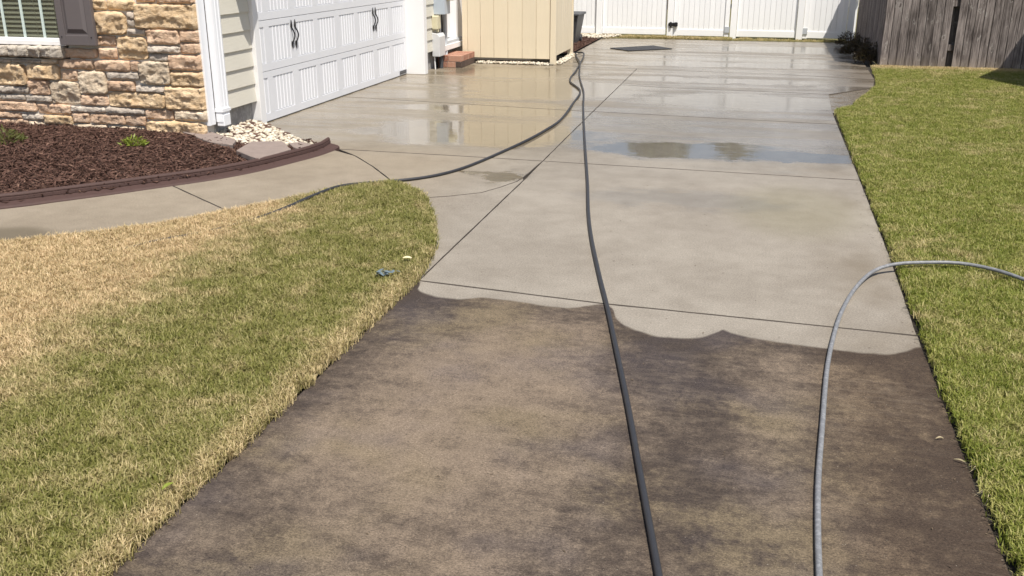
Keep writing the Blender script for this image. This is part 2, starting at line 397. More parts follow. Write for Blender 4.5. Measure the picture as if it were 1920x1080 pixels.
def pebble_mat():
    n = NT('pale pebbles'); p = n.pos(); a = n.noise(p, 24, 1)
    c = n.mix(n.step(a, .3, .7), (.40, .34, .25), (.66, .60, .49))
    return n.out(c, .6, n.bump(n.noise(p, 80, 3), .2, .005))
M['pebble'] = pebble_mat()
M['flag'] = simple('brown grey flagstone', (.235, .185, .160), .85, .22, 14, .6, 60)
M['cream'] = None
def cream_mat():
    n = NT('cream painted boards'); p = n.objc()
    g = n.noise(n.map(p, (22, 22, 1.4)), 3, 5, .6); a = n.noise(p, 1.2, 4)
    c = n.mix(a, (.70, .60, .43), (.76, .655, .48))
    f = n.math('MULTIPLY', n.math('ADD', .94, n.math('MULTIPLY', g, .12)), n.math('ADD', .97, n.math('MULTIPLY', n.rand(), .06)))
    return n.out(n.mix(1.0, c, n.comb(f, f, f), 'MULTIPLY'), .55, n.bump(g, .25, .004))
M['cream'] = cream_mat()
M['step_brick'] = None
def brick_mat():
    n = NT('red brick'); p = n.pos(); a = n.noise(p, 30, 5, .7)
    c = n.mix(n.rand(), (.26, .105, .065), (.40, .21, .14)); c = n.mix(n.math('MULTIPLY', n.step(a, .45, .7), .55), c, (.44, .33, .25))
    return n.out(c, .85, n.bump(a, .4, .006))
M['brick'] = brick_mat()
M['brick_dark'] = simple('dark brick', (.085, .055, .042), .9, .5, 25, .4, 80, rv=.2)  # darker brick colour for the lower course on the long side
def oldwood():
    n = NT('weathered grey wood'); p = n.objc(); r = n.rand()
    off = n.comb(n.math('MULTIPLY', r, 37), n.math('MULTIPLY', r, 17), n.math('MULTIPLY', r, 53))
    q = n.map(p, loc=off)
    g = n.noise(n.map(q, (34, 34, 1.3)), 2.2, 6, .65, .5); a = n.noise(n.map(q, (3, 3, 1.2)), 1.5, 5, .6)
    m = n.math('ADD', n.math('MULTIPLY', g, .65), n.math('MULTIPLY', a, .35))
    c = n.mix(n.step(m, .36, .66), (.050, .040, .036), (.315, .270, .248))
    kn = n.noise(n.map(q, (9, 9, 5.0)), 1.1, 2)
    c = n.mix(n.math('MULTIPLY', n.step(kn, .68, .74), .75), c, (.045, .035, .03))
    kr = n.math('MULTIPLY', n.step(kn, .62, .66), n.step(kn, .70, .67)); c = n.mix(n.math('MULTIPLY', kr, .5), c, (.36, .33, .30))
    z = n.xyz(n.pos())[2]; c = n.mix(n.math('MULTIPLY', n.step(z, .22, .0), .4), c, (.30, .25, .19))
    f = n.math('ADD', .82, n.math('MULTIPLY', r, .36)); c = n.mix(1.0, c, n.comb(f, f, f), 'MULTIPLY')
    return n.out(c, .9, n.bump(g, .5, .006), .2)
M['oldwood'] = oldwood()
M['meter'] = simple('blue grey enamel', (.42, .47, .53), .4, .08, 6)
M['greybox'] = simple('pale grey plastic', (.58, .58, .58), .5, .06, 6)
M['creambox'] = simple('yellowed plastic', (.60, .55, .38), .55, .08, 10)
M['conduit'] = simple('grey conduit', (.45, .47, .49), .5, .08)
M['dark_grey'] = simple('dark grey plastic', (.055, .057, .062), .5, .15)
M['mat'] = simple('black rubber mat', (.022, .022, .024), .6, .3, 30, .3, 60)
def hose_mat():
    n = NT('scuffed grey hose'); p = n.pos(); a = n.noise(p, 55, 4, .7)
    c = n.mix(n.step(a, .45, .66), (.17, .172, .178), (.25, .253, .26))
    return n.out(c, .5, n.bump(a, .15, .003))
M['greyhose'] = hose_mat()
M['roof'] = simple('grey brown shingles', (.12, .10, .09), .9, .3, 12, .5, 40)
def leaf_mat(name, a, b):
    n = NT(name); c = n.mix(n.noise(n.pos(), 9, 3, .6), a, b); s = n.bsdf
    n.put(s.inputs['Base Color'], c); s.inputs['Roughness'].default_value = .5
    tr = n.new('ShaderNodeBsdfTranslucent'); n.put(tr.inputs[0], c); ms = n.new('ShaderNodeMixShader'); ms.inputs[0].default_value = .3
    n.t.links.new(s.outputs[0], ms.inputs[1]); n.t.links.new(tr.outputs[0], ms.inputs[2]); n.t.links.new(ms.outputs[0], n.n['Material Output'].inputs[0])
    return n.m
M['lime'] = leaf_mat('yellow green leaves', (.16, .22, .025), (.30, .34, .05))
M['olive'] = leaf_mat('olive leaves', (.07, .085, .02), (.17, .17, .05))
M['weed'] = leaf_mat('dark weeds', (.030, .040, .012), (.085, .045, .028))
M['tree_leaf'] = leaf_mat('tree leaves', (.045, .07, .015), (.10, .12, .03))
M['bark'] = simple('tree bark', (.09, .07, .05), .9, .3, 10, .5, 40)
M['stem'] = simple('brown stem', (.10, .07, .04), .8, .2)
M['scrap'] = simple('blue grey plastic scrap', (.13, .17, .19), .5, .3, 30)
M['leaf_pale'] = simple('pale dry leaf', (.68, .58, .36), .6, .15, 30)
M['straw'] = simple('bleached straw', (.42, .35, .22), .8, .2, 30)
M['paper'] = simple('white paper', (.72, .70, .66), .7, .1, 20)

# ------------------------------------------------------------------ ground, driveway slabs, path
g = MB(); g.add([(-300, -300, -.03), (300, -300, -.03), (300, 600, -.03), (-300, 600, -.03)], [(0, 1, 2, 3)])
kind(g.build('ground', M['thatch']), 'structure')
sub = MB(); sub.add([(-6.8, .6, -.022), (.93, .6, -.022), (1.0, 12, -.022), (1.9, 14, -.022), (1.9, 21.6, -.022), (-5.2, 21.6, -.022), (-5.2, 8.3, -.022), (-6.8, 4.6, -.022)], [tuple(range(8))])
kind(sub.build('soil', M['soil']), 'structure')

def slab(poly, parent, gap=.0042, name='slab'):
    poly = ccw(poly); P = []
    for i, p in enumerate(poly):                # short edge pieces, each a little uneven, so that joints are not ruled lines
        q = poly[(i + 1) % len(poly)]; k = max(1, int(math.dist(p, q) / .11))
        P += [(p[0] + (q[0] - p[0]) * t / k, p[1] + (q[1] - p[1]) * t / k) for t in range(k)]
    U = offset_poly(P, .01); n = len(P)
    off = lambda gx, gy: [(p[0] + (u[0] - p[0]) * gx * 100, p[1] + (u[1] - p[1]) * gy * 100) for p, u in zip(P, U)]
    a = off(.0030, gap); J = [(random.gauss(0, .0012), random.gauss(0, .0012)) for _ in a]
    b = [(x + u, y + v) for (x, y), (u, v) in zip(off(.0062, gap + .0045), J)]; a = [(x + u, y + v) for (x, y), (u, v) in zip(a, J)]
    vs = [(x, y, -.09) for x, y in a] + [(x, y, -.005) for x, y in a] + [(x, y, 0) for x, y in b]
    fs = [(i, (i + 1) % n, n + (i + 1) % n, n + i) for i in range(n)] + [(n + i, n + (i + 1) % n, 2 * n + (i + 1) % n, 2 * n + i) for i in range(n)]
    fs.append(tuple(range(2 * n, 3 * n)))
    m = MB(); m.add(vs, fs); o = m.build(name, M['concrete'], parent); o.data.materials.append(M['joint'])
    for q in o.data.polygons[:2 * n]: q.material_index = 1
    return o
drive = bpy.data.objects.new('driveway', None); col.objects.link(drive); drive['kind'] = 'structure'
path = bpy.data.objects.new('path', None); col.objects.link(path); path['kind'] = 'structure'
crack = [(-1.82, 7.63), (-1.84, 7.48), (-1.92, 7.25), (-2.02, 7.04), (-2.23, 6.87), (-2.42, 6.76)]
flare = [(-3.80, 8.37), (-3.53, 8.12), (-3.2, 7.73), (-2.79, 7.18)]
S = [[(-1.8, .9), (.875, .9), (.873, 4.736), (-.71, 4.81), (-1.792, 4.927)],
     [(-1.792, 4.927), (-.71, 4.81), (.873, 4.736), (.888, 6.1), (.893, 8.21), (-1.476, 8.30), (-1.805, 8.312), (-1.797, 7.6)],
     [(-1.805, 8.312), (-1.476, 8.30), (.893, 8.21), (.885, 10.945), (-1.83, 11.155)],
     [(-1.83, 11.155), (.885, 10.945), (.89, 11.9), (.93, 13.30), (.33, 13.35), (-1.12, 13.41), (-1.845, 13.56)],
     [(-1.845, 13.56), (-1.12, 13.41), (.33, 13.35), (.93, 13.30), (1.56, 14.15), (1.66, 15.02), (.21, 15.36), (-.89, 15.41), (-1.86, 15.51)],
     [(-3.25, 15.64), (-2.5, 15.57), (-1.86, 15.51), (-.89, 15.41), (.21, 15.36), (1.66, 15.02), (1.72, 18.0), (-.48, 18.21), (-1.8, 18.27), (-3.27, 18.60)],
     [(-3.27, 18.60), (-1.8, 18.27), (-.48, 18.21), (1.72, 18.0), (1.76, 20.95), (-.64, 20.85), (-1.93, 20.95), (-3.25, 20.8)],
     [(-1.792, 4.94), (-1.797, 7.55)] + crack[0:] + [(-2.22, 6.42), (-2.06, 6.03), (-1.94, 5.67), (-1.86, 5.34), (-1.812, 5.08)],
     [(-1.82, 7.63), (-1.805, 8.312), (-2.6, 8.345)] + flare + [(-2.61, 7.06)] + crack[::-1][:-1],
     [(-1.805, 8.312), (-1.83, 11.155), (-2.0, 11.166), (-5.175, 11.56), (-5.175, 9.0), (-4.95, 8.93), (-4.46, 8.69), (-4.11, 8.5), (-3.80, 8.37), (-2.6, 8.345)],
     [(-1.83, 11.155), (-1.845, 13.56), (-1.86, 15.51), (-2.5, 15.57), (-3.25, 15.64), (-5.06, 15.70), (-5.06, 14.05), (-5.175, 14.0), (-5.175, 11.56), (-2.0, 11.166)]]
for k, s_ in enumerate(S): slab(s_, drive, (.0045, .005, .007, .009, .010, .011, .011, .0045, .006, .007, .009)[k])
slab([(-4.49, 6.66), (-4.28, 6.93), (-4.09, 7.29), (-3.96, 7.68), (-3.88, 8.01), (-3.84, 8.33)] + flare[1:] + [(-3.01, 7.05), (-3.19, 6.82), (-3.32, 6.52), (-3.63, 6.04)], path)
slab([(-4.49, 6.66), (-3.63, 6.04), (-3.92, 5.62), (-4.15, 5.35), (-4.4, 5.14), (-4.67, 4.97), (-6.2, 4.05), (-6.9, 4.75), (-5.32, 5.72), (-5.07, 5.98), (-4.82, 6.27)], path)
m = MB(); m.add([(.88, 11.8, -.012), (1.3, 11.9, -.012), (1.75, 14.3, -.012), (1.5, 14.25, -.012), (.92, 13.4, -.012)], [(0, 1, 2, 3, 4)])
kind(m.build('mud', M['mud']), 'structure')

# lawns: base sheets and blades
left_poly = [(-1.799, .8), (-1.799, 4.9), (-1.82, 5.08), (-1.868, 5.35), (-1.955, 5.68), (-2.075, 6.05), (-2.235, 6.43), (-2.435, 6.83), (-2.62, 7.04), (-2.80, 7.165),
             (-2.99, 7.01), (-3.165, 6.80), (-3.295, 6.50), (-3.605, 6.02), (-3.895, 5.59), (-4.13, 5.32), (-4.385, 5.10), (-4.66, 4.94), (-6.2, 4.0), (-8, .8)]
right_poly = [(.905, .8), (8, .8), (8, 16.66), (1.78, 16.66), (1.70, 15.1), (1.62, 14.2), (1.32, 13.0), (1.12, 12.15), (.93, 11.85), (.915, 6.0), (.90, 4.7)]
def flat(name, poly, z, mat):
    m = MB(); m.add([(x, y, z) for x, y in ccw(poly)], [tuple(range(len(poly)))]); return m.build(name, mat)
kind(flat('lawn', left_poly, .004, M['thatch']), 'structure'); kind(flat('lawn', right_poly, .004, M['thatch']), 'structure')
kind(flat('lawn', [(-3.2, 20.82), (-3.2, 21.5), (1.9, 21.5), (1.9, 20.98), (-.64, 20.88), (-1.93, 20.98)], .002, M['thatch']), 'structure')

def tuft(seed, nb, spread, h):
    r = random.Random(seed); m = MB()
    for i in range(nb):
        a = r.uniform(0, 6.283); d = spread * math.sqrt(r.random()); x, y = d * math.cos(a), d * math.sin(a)
        b = r.uniform(0, 6.283); L = h * r.uniform(.55, 1.15); w = r.uniform(.0010, .0020); lean = r.uniform(.15, 1.0) * L
        dx, dy = math.cos(b), math.sin(b); px, py = -dy * w, dx * w
        z1 = L * .55; z2 = L * r.uniform(.6, .98)
        m.add([(x - px, y - py, -.004), (x + px, y + py, -.004), (x + dx * lean * .35 + px, y + dy * lean * .35 + py, z1), (x + dx * lean * .35 - px, y + dy * lean * .35 - py, z1), (x + dx * lean, y + dy * lean, z2)],
              [(0, 1, 2, 3), (3, 2, 4)])
    me = bpy.data.meshes.new('grass_tuft'); me.from_pydata(m.v, [], m.f); me.materials.append(M['grass'])
    return bpy.data.objects.new('grass_tuft', me)
tufts = bpy.data.collections.new('grass_tufts')
for i in range(7): tufts.objects.link(tuft(i, 18, .034, .037))

def grass_group(d0, d1, near, far):
    ng = bpy.data.node_groups.new('scatter_grass', 'GeometryNodeTree')
    ng.interface.new_socket('Geometry', in_out='INPUT', socket_type='NodeSocketGeometry')
    ng.interface.new_socket('Geometry', in_out='OUTPUT', socket_type='NodeSocketGeometry')
    N = ng.nodes; L = ng.links
    gi = N.new('NodeGroupInput'); go = N.new('NodeGroupOutput')
    ds = N.new('GeometryNodeDistributePointsOnFaces'); ds.distribute_method = 'RANDOM'
    p = N.new('GeometryNodeInputPosition'); ln = N.new('ShaderNodeVectorMath'); ln.operation = 'LENGTH'; L.new(p.outputs[0], ln.inputs[0])
    mr = N.new('ShaderNodeMapRange'); mr.inputs[1].default_value = near; mr.inputs[2].default_value = far; mr.inputs[3].default_value = d0; mr.inputs[4].default_value = d1
    L.new(ln.outputs['Value'], mr.inputs[0]); L.new(mr.outputs[0], ds.inputs['Density']); L.new(gi.outputs[0], ds.inputs['Mesh'])
    ci = N.new('GeometryNodeCollectionInfo'); ci.inputs[0].default_value = tufts; ci.inputs[1].default_value = True; ci.inputs[2].default_value = True
    io = N.new('GeometryNodeInstanceOnPoints'); io.inputs['Pick Instance'].default_value = True
    L.new(ds.outputs['Points'], io.inputs['Points']); L.new(ci.outputs[0], io.inputs['Instance'])
    rv = N.new('FunctionNodeRandomValue'); rv.data_type = 'FLOAT_VECTOR'
    rv.inputs[0].default_value = (-.18, -.18, 0); rv.inputs[1].default_value = (.18, .18, 6.283)
    L.new(rv.outputs[0], io.inputs['Rotation'])
    nz = N.new('ShaderNodeTexNoise'); nz.inputs['Scale'].default_value = 2.2; L.new(p.outputs[0], nz.inputs['Vector'])
    rs = N.new('FunctionNodeRandomValue'); rs.inputs[2].default_value = .5; rs.inputs[3].default_value = 1.0
    ad = N.new('ShaderNodeMath'); ad.operation = 'MULTIPLY_ADD'; L.new(nz.outputs[0], ad.inputs[0]); ad.inputs[1].default_value = .6; L.new(rs.outputs[1], ad.inputs[2])
    L.new(ad.outputs[0], io.inputs['Scale']); L.new(io.outputs[0], go.inputs[0])
    return ng
def grass(polys, ng, label):
    m = MB()
    for pl in polys: m.add([(x, y, .006) for x, y in ccw(pl)], [tuple(range(len(pl)))])
    o = m.build('grass', M['grass']); kind(o, 'stuff', label, 'grass')
    md = o.modifiers.new('scatter', 'NODES'); md.node_group = ng; return o
LP = [p for p in left_poly]; LP[-1] = (-4.6, .8); LP[-2] = (-6.0, 4.1)
LP = LP[:18] + [(-5.4, 4.45), (-4.2, 1.5), (-1.799, 1.5)]; LP = LP[1:]
ng1 = grass_group(4000, 1800, 4.0, 14.0)
grass([LP], ng1, 'short lawn, green along the driveway and straw coloured by the path')
grass([[(.905, 2.0), (4.2, 2.0), (5.2, 16.66)] + right_poly[3:9] + [(.917, 6.0), (.903, 4.7)]], ng1, 'yellow green lawn right of the driveway')
grass([[(-2.9, 20.98), (-2.9, 21.36), (-.6, 21.36), (-.6, 20.92), (-1.93, 21.0)]], grass_group(1500, 1500, 4, 14), 'dry grass strip at the foot of the white vinyl fence')
grass([[(-.5, 20.92), (.9, 20.98), (1.7, 21.0), (1.7, 21.3), (-.5, 21.3)]], grass_group(260, 260, 4, 14), 'sparse grass at the foot of the white gates')

# ------------------------------------------------------------------ house
house = thing('house', 'house with tan stone front, beige siding and white double garage door', 'house', (-5.0, 8.0, 0))
FX = -4.98
bx('wall', (-13, -5.26, 8.22, 21, 0, 3.055), M['found'], house)
stone_wall = bx('stone_wall', (-9.2, -5.0, 8.045, 8.2, -.02, .80), M['mortar'], house)
mm_ = MB(); mm_.box(-6.36, -5.0, 8.045, 8.2, .801, 3.055); mm_.build('stone_wall', M['mortar'], house)
mm_ = MB(); mm_.box(-9.2, -7.33, 8.045, 8.2, .801, 3.055); mm_.build('stone_wall', M['mortar'], house)
mm_ = MB(); mm_.box(-7.329, -6.361, 8.045, 8.2, 2.15, 3.055); mm_.build('stone_wall', M['mortar'], house)
STONES = [(-6.02, 1.264, -5.883, 1.352, 't'), (-5.87, 1.261, -5.58, 1.354, 't'), (-5.558, 1.336, -5.368, 1.4, 'b'), (-5.348, 1.33, -4.975, 1.425, 'b'), (-6.032, 1.042, -5.694, 1.249, 't'), (-5.678, 1.186, -5.594, 1.247, 'g'), (-5.685, 1.11, -5.604, 1.181, 'g'), (-5.578, 1.103, -4.975, 1.322, 't'), (-5.694, 1.039, -5.492, 1.1, 'g'), (-5.486, 0.963, -5.153, 1.1, 'b'), (-5.146, 0.991, -4.975, 1.094, 'b'), (-6.031, 0.938, -5.831, 1.03, 'b'), (-5.818, 0.817, -5.494, 1.029, 't'), (-5.489, 0.886, -5.162, 0.954, 'g'), (-5.152, 0.886, -4.975, 0.982, 'b'), (-6.424, 0.817, -6.049, 0.908, 'b'), (-6.035, 0.818, -5.836, 0.918, 'b'), (-5.494, 0.808, -5.293, 0.878, 'g'), (-5.29, 0.736, -4.975, 0.873, 'b'), (-6.472, 0.715, -6.098, 0.806, 'b'), (-6.091, 0.706, -5.714, 0.808, 'b'), (-5.706, 0.71, -5.612, 0.803, 'b'), (-5.615, 0.593, -5.284, 0.809, 'p'), (-5.281, 0.586, -4.975, 0.722, 't'), (-7.322, 0.538, -6.859, 0.748, 't'), (-6.845, 0.605, -6.489, 0.748, 't'), (-6.478, 0.602, -6.286, 0.701, 'b'), (-6.284, 0.482, -5.986, 0.702, 'p'), (-5.964, 0.631, -5.629, 0.7, 'g'), (-5.974, 0.521, -5.682, 0.621, 'b'), (-5.674, 0.517, -5.364, 0.58, 'g'), (-5.364, 0.372, -4.975, 0.583, 't'), (-7.33, 0.46, -6.879, 0.532, 'g'), (-6.86, 0.455, -6.624, 0.599, 'b'), (-6.616, 0.376, -6.294, 0.595, 'p'), (-7.33, 0.389, -6.932, 0.452, 'g'), (-6.918, 0.384, -6.628, 0.448, 'g'), (-6.3, 0.374, -6.003, 0.476, 'b'), (-5.992, 0.37, -5.368, 0.515, 't'), (-7.33, 0.285, -6.815, 0.382, 'b'), (-6.808, 0.273, -6.428, 0.372, 'b'), (-6.424, 0.306, -6.04, 0.365, 'g'), (-6.032, 0.302, -5.608, 0.364, 'g'), (-7.33, 0.212, -7.002, 0.278, 'b'), (-6.994, 0.207, -6.755, 0.268, 'g'), (-6.752, 0.17, -6.428, 0.264, 't'), (-6.418, 0.2, -6.23, 0.298, 'b'), (-6.218, 0.2, -5.838, 0.296, 'b'), (-5.832, 0.197, -5.614, 0.294, 'b'), (-5.604, 0.268, -5.31, 0.362, 'b'), (-5.298, 0.27, -4.975, 0.362, 'p'), (-5.603, 0.12, -4.99, 0.258, 't'), (-6.425, 0.1, -6.041, 0.192, 'p'), (-7.336, 0.1, -6.938, 0.202, 'b'), (-6.925, 0.1, -6.768, 0.196, 'p'), (-6.03, 0.1, -5.819, 0.188, 'p'), (-5.814, 0.1, -5.639, 0.184, 'p'), (-7.01, 0.755, -6.681, 0.79, 'g'), (-6.672, 0.756, -6.481, 0.80, 'p'), (-7.292, 0.754, -7.02, 0.79, 'g')]
# the wall goes on above and to the left of what the photograph shows
z = 1.435
while z < 2.75:
    h_ = random.choice((.09, .12, .16, .2)); x = -6.02
    while x < -5.05:
        w = random.uniform(.18, .5); x1 = min(x + w, -4.975)
        if -4.975 - x1 < .12: x1 = -4.975
        STONES.append((x, z, x1 - (.012 if x1 < -4.98 else 0), z + h_ - .012, random.choice('ttbbgp'))); x = x1
    z += h_
z = .1
while z < 2.7:
    h_ = random.choice((.09, .12, .16, .2)); x = -9.1
    while x < -7.42:
        x1 = min(x + random.uniform(.18, .5), -7.36)
        STONES.append((x, z, x1 - .012, z + h_ - .012, random.choice('ttbbgp'))); x = x1
    z += h_
def stone(x0, z0, x1, z1, k, yb=8.05, d0=.036, seed=0):
    w, h = x1 - x0, z1 - z0; st = .0125 if x0 > -7.4 and z0 < 1.43 else .05
    nx = max(4, int(w / st)); nz = max(4, int(h / st)); sd_ = seed * 3.71
    big = min(w, h) > .11; R = min(w, h) * .5; V = []; F = []
    rag = .006 + .008 * random.random()
    ta = random.uniform(-.10, .10); tb = random.uniform(-.05, .18); depth = d0 + random.uniform(-.008, .018) + (.012 if big else 0)
    scoop = big and random.random() < .6; sx = random.uniform(.25, .75); sz = random.uniform(.12, .34)
    corner = x1 > -4.98
    for j in range(nz + 1):
        for i in range(nx + 1):
            u, v = i / nx, j / nz
            a, b = (u * 2 - 1), (v * 2 - 1)
            # round the corners of the outline a little
            q = (abs(a) ** 5 + abs(b) ** 5)
            rr = 1.0 if q < 1.0 or corner else (1.0 / q) ** (.20 if big else .12)
            ax, bz = a * rr, b * rr
            x = (x0 + x1) / 2 + ax * w / 2; zz = (z0 + z1) / 2 + bz * h / 2
            on = i in (0, nx) or j in (0, nz)
            if on:
                x += rag * fb(x * 12, zz * 12, sd_, 2) * (0 if corner and i == nx else 1); zz += rag * fb(x * 12, zz * 12, sd_ + 9, 2)
            dx = min(x - x0, x1 - x) if not corner else x - x0; dz_ = min(zz - z0, z1 - zz); e = max(0.0, min(dx, dz_))
            r_ = min(.017, R * .7); k_ = min(1.0, e / r_); dome = math.sqrt(max(0, 1 - (1 - k_) ** 2))
            y = depth * (.42 + .58 * dome)
            y += ta * (x - (x0 + x1) / 2) * .4 + tb * (zz - (z0 + z1) / 2) * .5
            if scoop:
                ss = math.hypot((u - sx) * w / .17, (v - sz) * h / .075); y -= .020 * max(0, 1 - ss * ss)
            if not on or (corner and i == nx):
                q_ = Vector((x * 10 + .25 * fb(x * 20, zz * 20, sd_, 2), zz * 15, sd_)); c_ = noise.voronoi(q_)[1][0]; h1 = noise.cell(c_ * 13.7); h2 = noise.cell(c_ * 29.1); h3 = noise.cell(c_ * 41.3)
                y += k_ * (.008 * h1 + .008 * (h2 * (q_.x - c_.x) + h3 * (q_.y - c_.y)))
                y += .012 * fb(x * 11, zz * 16, sd_) + .011 * (abs(fb(x * 24, zz * 30, sd_ + 4, 3)) - .3) + .006 * fb(x * 60, zz * 70, sd_ + 7, 2)
            V.append((x, yb - max(.012, y), zz))
    W = nx + 1
    for j in range(nz):
        for i in range(nx): F.append((j * W + i, j * W + i + 1, (j + 1) * W + i + 1, (j + 1) * W + i))
    ring = [i for i in range(W)] + [j * W + nx for j in range(1, nz + 1)] + [nz * W + i for i in range(nx - 1, -1, -1)] + [j * W for j in range(nz - 1, 0, -1)]
    o = len(V); V += [(V[i][0], yb + (.09 if corner and abs(V[i][0] - x1) < .006 else .004), V[i][2]) for i in ring]
    n = len(ring)
    for i in range(n): F.append((ring[(i + 1) % n], ring[i], o + i, o + (i + 1) % n))
    m = MB(); m.add(V, F); m.build('stone', ST[k], stone_wall, smooth=True, loc=((x0 + x1) / 2, yb, z0))
for i, s_ in enumerate(STONES): stone(*s_, seed=i)
for i, (a, b, c, d) in enumerate([(-7.40, .832, -7.28, .925), (-7.27, .832, -7.14, .925), (-7.13, .832, -7.0, .926), (-6.994, 0.831, -6.879, 0.923), (-6.875, 0.834, -6.756, 0.926), (-6.752, 0.83, -6.632, 0.926), (-6.63, 0.829, -6.51, 0.927), (-6.507, 0.826, -6.385, 0.927)]):
    stone(a + .003, b - .015, c - .003, d, 's', yb=8.05, d0=.095, seed=100 + i)
# window
win = MB(); win.box(-7.33, -6.362, 8.02, 8.10, .930, .972); win.box(-7.33, -6.362, 8.035, 8.10, .973, .995)
win.box(-7.33, -7.28, 8.03, 8.10, .996, 2.1); win.box(-6.40, -6.362, 8.03, 8.10, .996, 2.1); win.box(-7.33, -6.362, 8.03, 8.10, 2.101, 2.149)
window = win.build('window', M['white_trim'], house, bevel=.004)
bx('pane', (-7.279, -6.401, 8.062, 8.068, .996, 2.10), M['glass'], window)
for xg in (-7.05, -6.835, -6.615): bx('grille_bar', (xg - .011, xg + .011, 8.050, 8.0615, .996, 2.10), M['grille'], window)
bx('grille_bar', (-7.279, -6.401, 8.0515, 8.0612, 1.54, 1.56), M['grille'], window)
bl = MB(); z = 1.0
while z < 2.08:
    bl.add([(-7.278, 8.10, z), (-6.402, 8.10, z), (-6.402, 8.118, z + .036), (-7.278, 8.118, z + .036)], [(0, 1, 2, 3)]); z += .042
for xc in (-7.1, -6.72, -6.5): bl.box(xc - .001, xc + .001, 8.094, 8.097, .996, 2.08)
bl.build('blinds', M['blind'], window)
# shutter
sh = MB(); sh.box(-6.365, -5.985, 7.955, 7.985, .945, 2.15)
sh.box(-6.365, -6.30, 7.940, 7.9545, .945, 2.15); sh.box(-6.05, -5.985, 7.940, 7.9545, .945, 2.15); sh.box(-6.299, -6.051, 7.940, 7.9545, .945, 1.035); sh.box(-6.299, -6.051, 7.940, 7.9545, 2.06, 2.15)
shutter = sh.build('shutter', M['shutter'], house, bevel=.003, loc=(-6.175, 7.96, .945))
pn = MB(); x0, x1, z0, z1 = -6.285, -6.065, 1.052, 2.045
pn.add([(x0, 7.9545, z0), (x1, 7.9545, z0), (x1, 7.9545, z1), (x0, 7.9545, z1), (x0 + .03, 7.938, z0 + .04), (x1 - .03, 7.938, z0 + .04), (x1 - .03, 7.938, z1 - .04), (x0 + .03, 7.938, z1 - .04)],
       [(0, 1, 5, 4), (1, 2, 6, 5), (2, 3, 7, 6), (3, 0, 4, 7), (4, 5, 6, 7)])
pn.build('raised_panel', M['shutter'], shutter)
for xs in (-6.335, -6.018):
    k = MB(); k.tube([(xs, 7.942, 1.02), (xs, 7.935, 1.02)], .006, 8); k.build('screw', M['iron'], shutter)
# corner board, downspout
bx('corner_board', (FX - .03, FX + .022, 8.065, 8.175, .22, 2.8), M['gutter'], house, .004)
ds = MB(); prof = []
for (dx, dy) in [(0, 0), (.07, 0), (.075, .02), (.068, .03), (.068, .045), (.075, .055), (.075, .075), (.068, .085), (.068, .10), (.075, .11), (.07, .135), (0, .135)]: prof.append((FX + .022 + dx, 8.185 + dy))
ds.prism(prof, .24, 2.7); dsp = ds.build('downspout', M['gutter'], house)
bx('strap', (FX + .02, FX + .104, 8.178, 8.328, .335, .365), M['gutter'], dsp)
el = MB(); el.box(FX + .025, FX + .10, 8.19, 8.315, .20, .31); el.build('downspout_outlet', M['gutter'], dsp, .006)
# foundation and siding beside the garage door
bx('foundation', (-5.2, FX - .035, 8.2, 9.0, -.05, .345), M['found'], house)
bx('foundation', (-5.2, FX - .035, 14.12, 21, -.05, .30), M['found'], house)
def siding(y0, y1, zb, zt, ex=.1765):
    z = zb
    while z < zt:
        z1 = min(z + ex + .02, zt); m = MB(); t0, t1 = .030, .012
        m.add([(FX + t0 - .03, y0, z), (FX + t0, y0, z), (FX + t1, y0, z1), (FX - .03, y0, z1), (FX + t0 - .03, y1, z), (FX + t0, y1, z), (FX + t1, y1, z1), (FX - .03, y1, z1)],
              [(0, 1, 2, 3), (7, 6, 5, 4), (1, 5, 6, 2), (0, 4, 5, 1), (3, 2, 6, 7)])
        m.build('siding_board', M['siding'], house, loc=(FX, (y0 + y1) / 2, z)); z += ex
bx('sheathing', (-5.2, FX - .031, 8.176, 8.985, .346, 3.05), M['siding'], house)
bx('sheathing', (-5.2, FX - .031, 14.12, 15.0, .301, 3.05), M['siding'], house)
bx('sheathing', (-5.2, FX - .031, 16.0, 21, .301, 3.05), M['siding'], house)
siding(8.322, 8.975, .325, 3.05); siding(14.13, 14.95, .285, 3.05); siding(16.19, 21, .285, 3.05)
